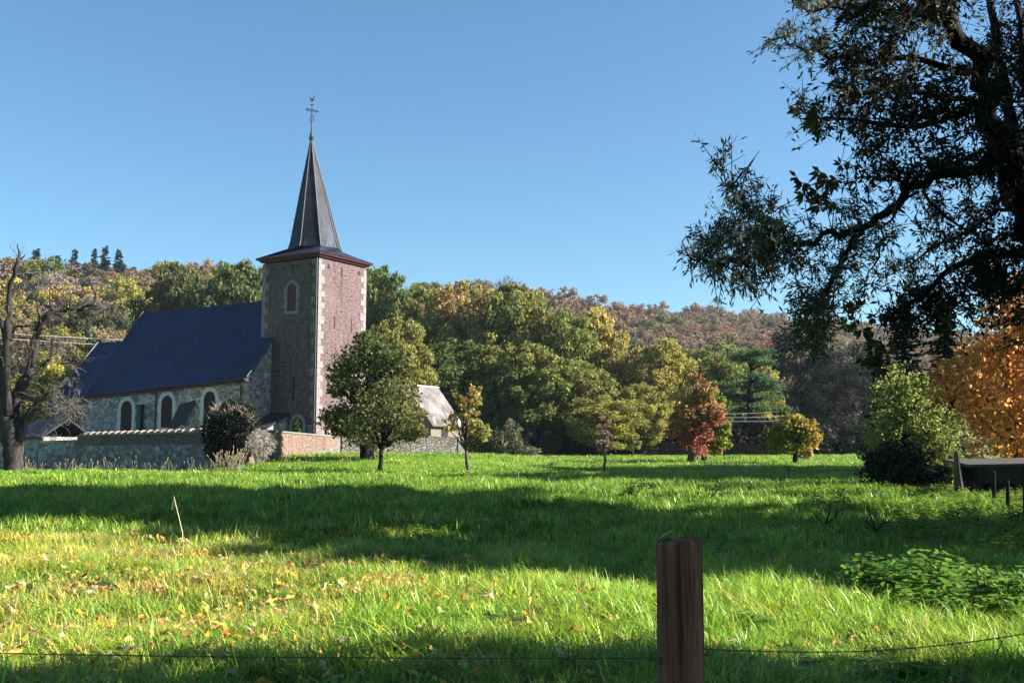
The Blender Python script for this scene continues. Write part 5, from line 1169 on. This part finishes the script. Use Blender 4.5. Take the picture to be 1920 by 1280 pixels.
    # weeds: leafy patches in the shade and along the right edge
    hp = [proto_obj("weed", herb("weed%d" % k, 60 + k, 7, .22, .34, .10, .30, M['plant'])) for k in range(3)]
    pts = []
    def patch(px, py_d, rx, ry, n, s0=.6, s1=1.1):
        c = ((px - 960) / F * py_d, py_d); a = r.uniform(0, 6.28, n); q = np.sqrt(r.random(n))
        for u, v, s_ in zip(c[0] + np.cos(a) * rx * q, c[1] + np.sin(a) * ry * q, r.uniform(s0, s1, n)): pts.append((u, v, s_))
    patch(420, 25, 5.0, 3.5, 230, .55, 1.05); patch(640, 20, 2.8, 3, 150, .5, .9); patch(880, 15, 1.3, 1.2, 60, .4, .75); patch(1180, 21, 3, 3, 110, .5, .95); patch(200, 22, 3, 3, 80, .5, .9); patch(1000, 27, 3, 3, 80, .6, 1.0)
    patch(1780, 25, 3.2, 5, 240, .7, 1.4); patch(1850, 18, 2.6, 3.2, 170, .7, 1.3); patch(1690, 34, 5, 3, 120, .7, 1.4); patch(1600, 20, 2.2, 2.2, 70, .5, .9); patch(1890, 32, 3, 4, 150, .9, 1.6)
    pts = np.array(pts); n = len(pts); z = gz(pts[:, 0], pts[:, 1]); t = np.array([.110, .185, .022]) * r.uniform(.7, 1.5, (n, 1)) + np.array([.03, .01, 0]) * r.random((n, 1)); s = pts[:, 2]
    scatter("weeds", "leafy nettles and ground weeds in the shade and along the right edge", hp, np.stack([pts[:, 0], pts[:, 1], z], 1), np.stack([r.normal(0, .1, n), r.normal(0, .1, n), r.uniform(0, 6.28, n)], 1), np.stack([s, s, s], 1), r.integers(0, 3, n), t, t * 1.2)
    # dry stalks along the wall and in the dip
    def stalk_mesh(seed):
        q = random.Random(seed); mb = MB()
        for k in range(3):
            p = Vector((q.uniform(-.1, .1), q.uniform(-.1, .1), -.05)); v = Vector((q.gauss(0, .22), q.gauss(0, .2), 1)).normalized(); h = q.uniform(.5, 1.0)
            e = p + v * h + Vector((q.gauss(0, .06), 0, 0)); mb.tube([p, p + v * h * .6, e], [.011, .009, .006], 4, False); mb.tube([e, e + v * .09, e + v * .18], [.012, .022, .004], 5, False)
        return mb.mesh("stalk", mottled("dry stalk", (.17, .14, .085), (.30, .25, .16), 5, .9, 0))
    st_ = [proto_obj("stalk", stalk_mesh(k)) for k in range(3)]; pts = []
    for px in r.uniform(0, 455, 70): pts.append((px, np.interp(px, [0, 455], [63, 57.5]) + r.uniform(-1.5, 1), r.uniform(.5, 1.0)))
    for px in r.uniform(408, 470, 20): pts.append((px, 57.3 + r.uniform(-.8, .8), r.uniform(.8, 1.35)))
    for px in r.uniform(1330, 1420, 20): pts.append((px, r.uniform(45.5, 50), r.uniform(.6, 1.2)))
    for px in r.uniform(480, 660, 9): pts.append((px, r.uniform(56, 62), r.uniform(.7, 1.2)))
    for px in r.uniform(980, 1330, 14): pts.append((px, r.uniform(50, 60), r.uniform(.4, .9)))
    pts = np.array(pts); n = len(pts); x = (pts[:, 0] - 960) / F * pts[:, 1]; s = pts[:, 2]
    scatter("dry_stalks", "thin dry stalks standing along the churchyard wall and in the meadow", st_, np.stack([x, pts[:, 1], gz(x, pts[:, 1])], 1), np.stack([r.normal(0, .12, n), r.normal(0, .12, n), r.uniform(0, 6.28, n)], 1), np.stack([s] * 3, 1), r.integers(0, 3, n), np.ones((n, 3)), np.ones((n, 3)))
    # dark undergrowth below the forest edge
    ug = [proto_obj("shrub", np_mesh("shrub%d" % k, leaf_cloud([(0, 0, .5), (.7, .2, .4), (-.6, -.1, .6), (.1, .3, 1.0)], [.7, .55, .6, .5], 150, .22, .07, 70 + k), 4, M['leaf'])) for k in range(3)]
    n = 520; px = np.concatenate([r.uniform(660, 1660, 360), r.uniform(1370, 1660, 160)]); d = np.interp(px, [660, 880, 1100, 1660], [98, 106, 116, 124]) + r.uniform(-1, 14, n); x = (px - 960) / F * d; s = r.uniform(.6, 1.5, n) * np.where(np.arange(n) >= 360, 1.9, 1); t = np.where((r.random(n) < .3)[:, None], np.array([.07, .06, .04]), np.array([.016, .022, .013])) * r.uniform(.7, 1.4, (n, 1)) * np.where(np.arange(n) >= 360, .5, 1)[:, None]  # extra right-hand shrubs are larger, their tint lowered for the wood's shade
    scatter("undergrowth", "dark bramble undergrowth along the forest edge", ug, np.stack([x, d, gz(x, d)], 1), np.stack([np.zeros(n), np.zeros(n), r.uniform(0, 6.28, n)], 1), np.stack([s, s, s], 1), r.integers(0, 3, n), t, t * 1.3)
build_grass()

def build_small_things():
    r = random.Random(77)
    # broad-leaved clumps in the right foreground
    g = "leafy plants in the right foreground"
    L = [(1700, 11.3, .75, .50, "wide dark green leafy mound in the shade right of the post"), (1630, 12.6, .26, .50, "narrow upright leafy plant with a bright tip left of the wide dark mound"), (1770, 10.1, .55, .32, "bright green sunlit leafy patch in front of the wide dark mound"), (1890, 10.2, .45, .46, "bright leafy clump at the right picture edge"), (1690, 7.0, .34, .22, "large-leaved plant at the bottom edge right of the post"), (1395, 9.2, .22, .20, "flat green leafy rosette in the sunlit grass just right of the post")]
    for k, (px, d, rad, h, lb) in enumerate(L):
        q = ground(px, d); o = empty("leafy_plant", q, lb, "plant", g)
        me = herb("leaves", 100 + k, int(46 * (rad / .5) ** 2) + 8, rad, h, .135, .36, M['plant']); c = put("leaves", me, o); set_tint(c, (.085, .185, .022), (.13, .24, .03))
        mb = MB()
        for s in range(9):
            a = r.uniform(0, 6.28); z = rad * r.random() * .8; mb.tube([(math.cos(a) * z, math.sin(a) * z, -.03), (math.cos(a) * z * 1.1, math.sin(a) * z * 1.1, h * .7)], [.006, .004], 4, False)
        mb.build("stems", M['grass_stem'] if 'grass_stem' in M else M['bark'], o)
    # tall dry stem on the left
    q = ground(343, 15.5); o = empty("dry_weed", q, "tall thin pale dry weed bent to the left above the sunlit grass", "weed"); q = np.asarray(q)
    pts = [P(340, 1068, 15.5) - q, P(343, 1040, 15.5) - q, P(342, 998, 15.4) - q, P(333, 960, 15.3) - q, P(326, 930, 15.3) - q]
    dm = mottled("pale dry stem", (.45, .38, .20), (.60, .52, .30), 8, .8, 0)
    MB().tube([(pts[0][0], pts[0][1], -.05)] + [tuple(p) for p in pts], [.009, .009, .008, .007, .006, .004], 5).build("stalk", dm, o)
    mb = MB()
    for px, py in ((356, 1016), (362, 1020), (333, 1014), (345, 1024)): mb.tube([P(343, 1030, 15.5) - q, P((343 + px) / 2, py - 6, 15.45) - q, P(px, py, 15.4) - q], [.006, .014, .004], 4)
    for px, py in ((322, 955), (329, 950)): mb.tube([P(326, 932, 15.3) - q, P(px, py, 15.3) - q], [.004, .008], 4)
    mb.build("dry_leaves", dm, o)
    # dead branches sticking out of the shaded grass
    for px, py, d, lb in ((1640, 1035, 19, "grey dead branch with a pale tip sticking out of the shaded grass, right of two"), (1545, 1000, 20, "small forked dead branch lying in the shaded grass, left of two")):
        q = np.asarray(ground(px, d)); o = empty("dead_branch", q, lb, "branch", "dead branches in the grass"); mb = MB(); rr = random.Random(px); f = d / F
        ends = [(-22, 55), (22, 34), (-36, 30)] if px > 1600 else [(4, 52), (-32, 30), (24, 34)]
        mb.tube([(0, 0, -.1), (-6 * f, 0, 20 * f)], [.022, .018], 5)
        for ex, ez in ends:
            mb.tube([(-6 * f, 0, 18 * f), ((ex * .6) * f, rr.uniform(-.1, .1), (18 + ez * .45) * f), (ex * f, rr.uniform(-.2, .2), (14 + ez) * f)], [.016, .012, .006], 5)
            for _ in range(3): mb.tube([(ex * .6 * f, 0, (18 + ez * .45) * f), ((ex * .6 + rr.uniform(-16, 16)) * f, rr.uniform(-.2, .2), (20 + ez * .5 + rr.uniform(-4, 14)) * f)], [.008, .003], 3)
        mb.build("branch", M['deadwood'], o)
    # arching bramble shoots at the shadow's edge
    for px, d, lb in ((1185, 30, "arching bramble shoot at the shadow edge left of the fence post"), (1325, 31, "low bramble shoot above the shadow edge right of the fence post")):
        q = np.asarray(ground(px, d)); o = empty("bramble_shoot", q, lb, "bramble", "bramble shoots at the shadow edge"); mb = MB(); rr = random.Random(px); C = []
        for k in range(6):
            a = rr.uniform(-1, 1); L_ = rr.uniform(.5, 1.2); pts = [(0, 0, -.05), (a * L_ * .4, rr.uniform(-.2, .2), .38 * L_ + .1), (a * L_ * .8, rr.uniform(-.3, .3), .45 * L_), (a * L_ * 1.15, rr.uniform(-.3, .3), .18 * L_)]
            mb.tube(pts, [.012, .009, .007, .004], 4, False); C += pts[1:] + [tuple((np.array(pts[1]) + np.array(pts[2])) / 2)]
        mb.build("stems", M['bark_dark'], o); c = put("leaves", np_mesh("bramble_leaves", leaf_cloud(C, [.13] * len(C), 9, .085, .026, px), 4, M['leaf']), o); set_tint(c, (.05, .08, .02))
    # cables and pole on the left, cables under the cedar
    def cable(a, b, rad, lb, grp, sag=.12):
        a, b = np.array(a), np.array(b); o = MB().tube([a + (b - a) * k / 14 - np.array([0, 0, sag * math.sin(math.pi * k / 14)]) - a for k in range(15)], [rad] * 15, 5).build("overhead_cable", M['cable'], None); o.location = a; tag(o, lb, "cable", grp)
    cable(P(-160, 612, 104), P(270, 639, 120), .045, "upper pale overhead cable passing behind the dead tree to the choir roof", "overhead cables left of the church")
    cable(P(-160, 620, 103), P(240, 649, 118), .045, "lower pale overhead cable passing behind the dead tree to the choir roof", "overhead cables left of the church")
    for k in range(3): cable(P(1352, 776 + k * 6.5, 112), P(1462, 771 + k * 9, 118), .013, ("topmost of three pale cables under the cedar", "middle of three pale cables under the cedar", "lowest of three pale cables under the cedar")[k], "overhead cables under the cedar", .05)
    t = P(104, 640, 112); b = np.asarray(ground(104, 112)); o = empty("utility_pole", b, "slim pale utility pole behind the dead tree carrying the overhead cables", "pole"); H = t[2] - b[2]
    MB().tube([(0, 0, -.5), (0, 0, H)], [.16, .11], 8).build("pole", M['deadwood'], o); MB().box((-.7, -.05, H - .5), (.7, .05, H - .38)).build("crossarm", M['deadwood'], o)
    # fence at the far edge of the meadow
    o = empty("field_fence", ground(1215, 112), "dark low board fence along the far edge of the meadow left of the red-leaved tree", "fence")
    base = np.asarray(ground(1215, 112)); a = np.asarray(ground(1195, 113)) - base; e = np.asarray(ground(1455, 113)) - base
    for k in range(14):
        p = a + (e - a) * k / 13; MB().box((p[0] - .06, p[1] - .06, p[2] - .3), (p[0] + .06, p[1] + .06, p[2] + 1.25)).build("post", M['bark_dark'], o)
    for z in (.25, .6, .95):
        MB().loft([[(a[0], a[1] - .09, a[2] + z - .13), (a[0], a[1] - .062, a[2] + z - .13), (a[0], a[1] - .062, a[2] + z + .13), (a[0], a[1] - .09, a[2] + z + .13)], [(e[0], e[1] - .09, e[2] + z - .13), (e[0], e[1] - .062, e[2] + z - .13), (e[0], e[1] - .062, e[2] + z + .13), (e[0], e[1] - .09, e[2] + z + .13)]]).build("rail", M['bark_dark'], o)
build_small_things()

# ---------------------------------------------------------------- light autumn haze
def build_haze():
    m = bpy.data.materials.new("air"); m.use_nodes = True; t = m.node_tree; t.nodes.remove(t.nodes["Principled BSDF"])
    v = t.nodes.new("ShaderNodeVolumePrincipled"); v.inputs["Density"].default_value = .00013; v.inputs["Color"].default_value = (.80, .88, 1.0, 1); v.inputs["Anisotropy"].default_value = .3
    t.links.new(v.outputs[0], t.nodes["Material Output"].inputs["Volume"])
    o = MB().box((-1650, -90, -420), (1650, 3600, 95)).build("haze", m); tag(o, "thin bluish air between the meadow and the far hillside", None, None, "stuff")
build_haze()
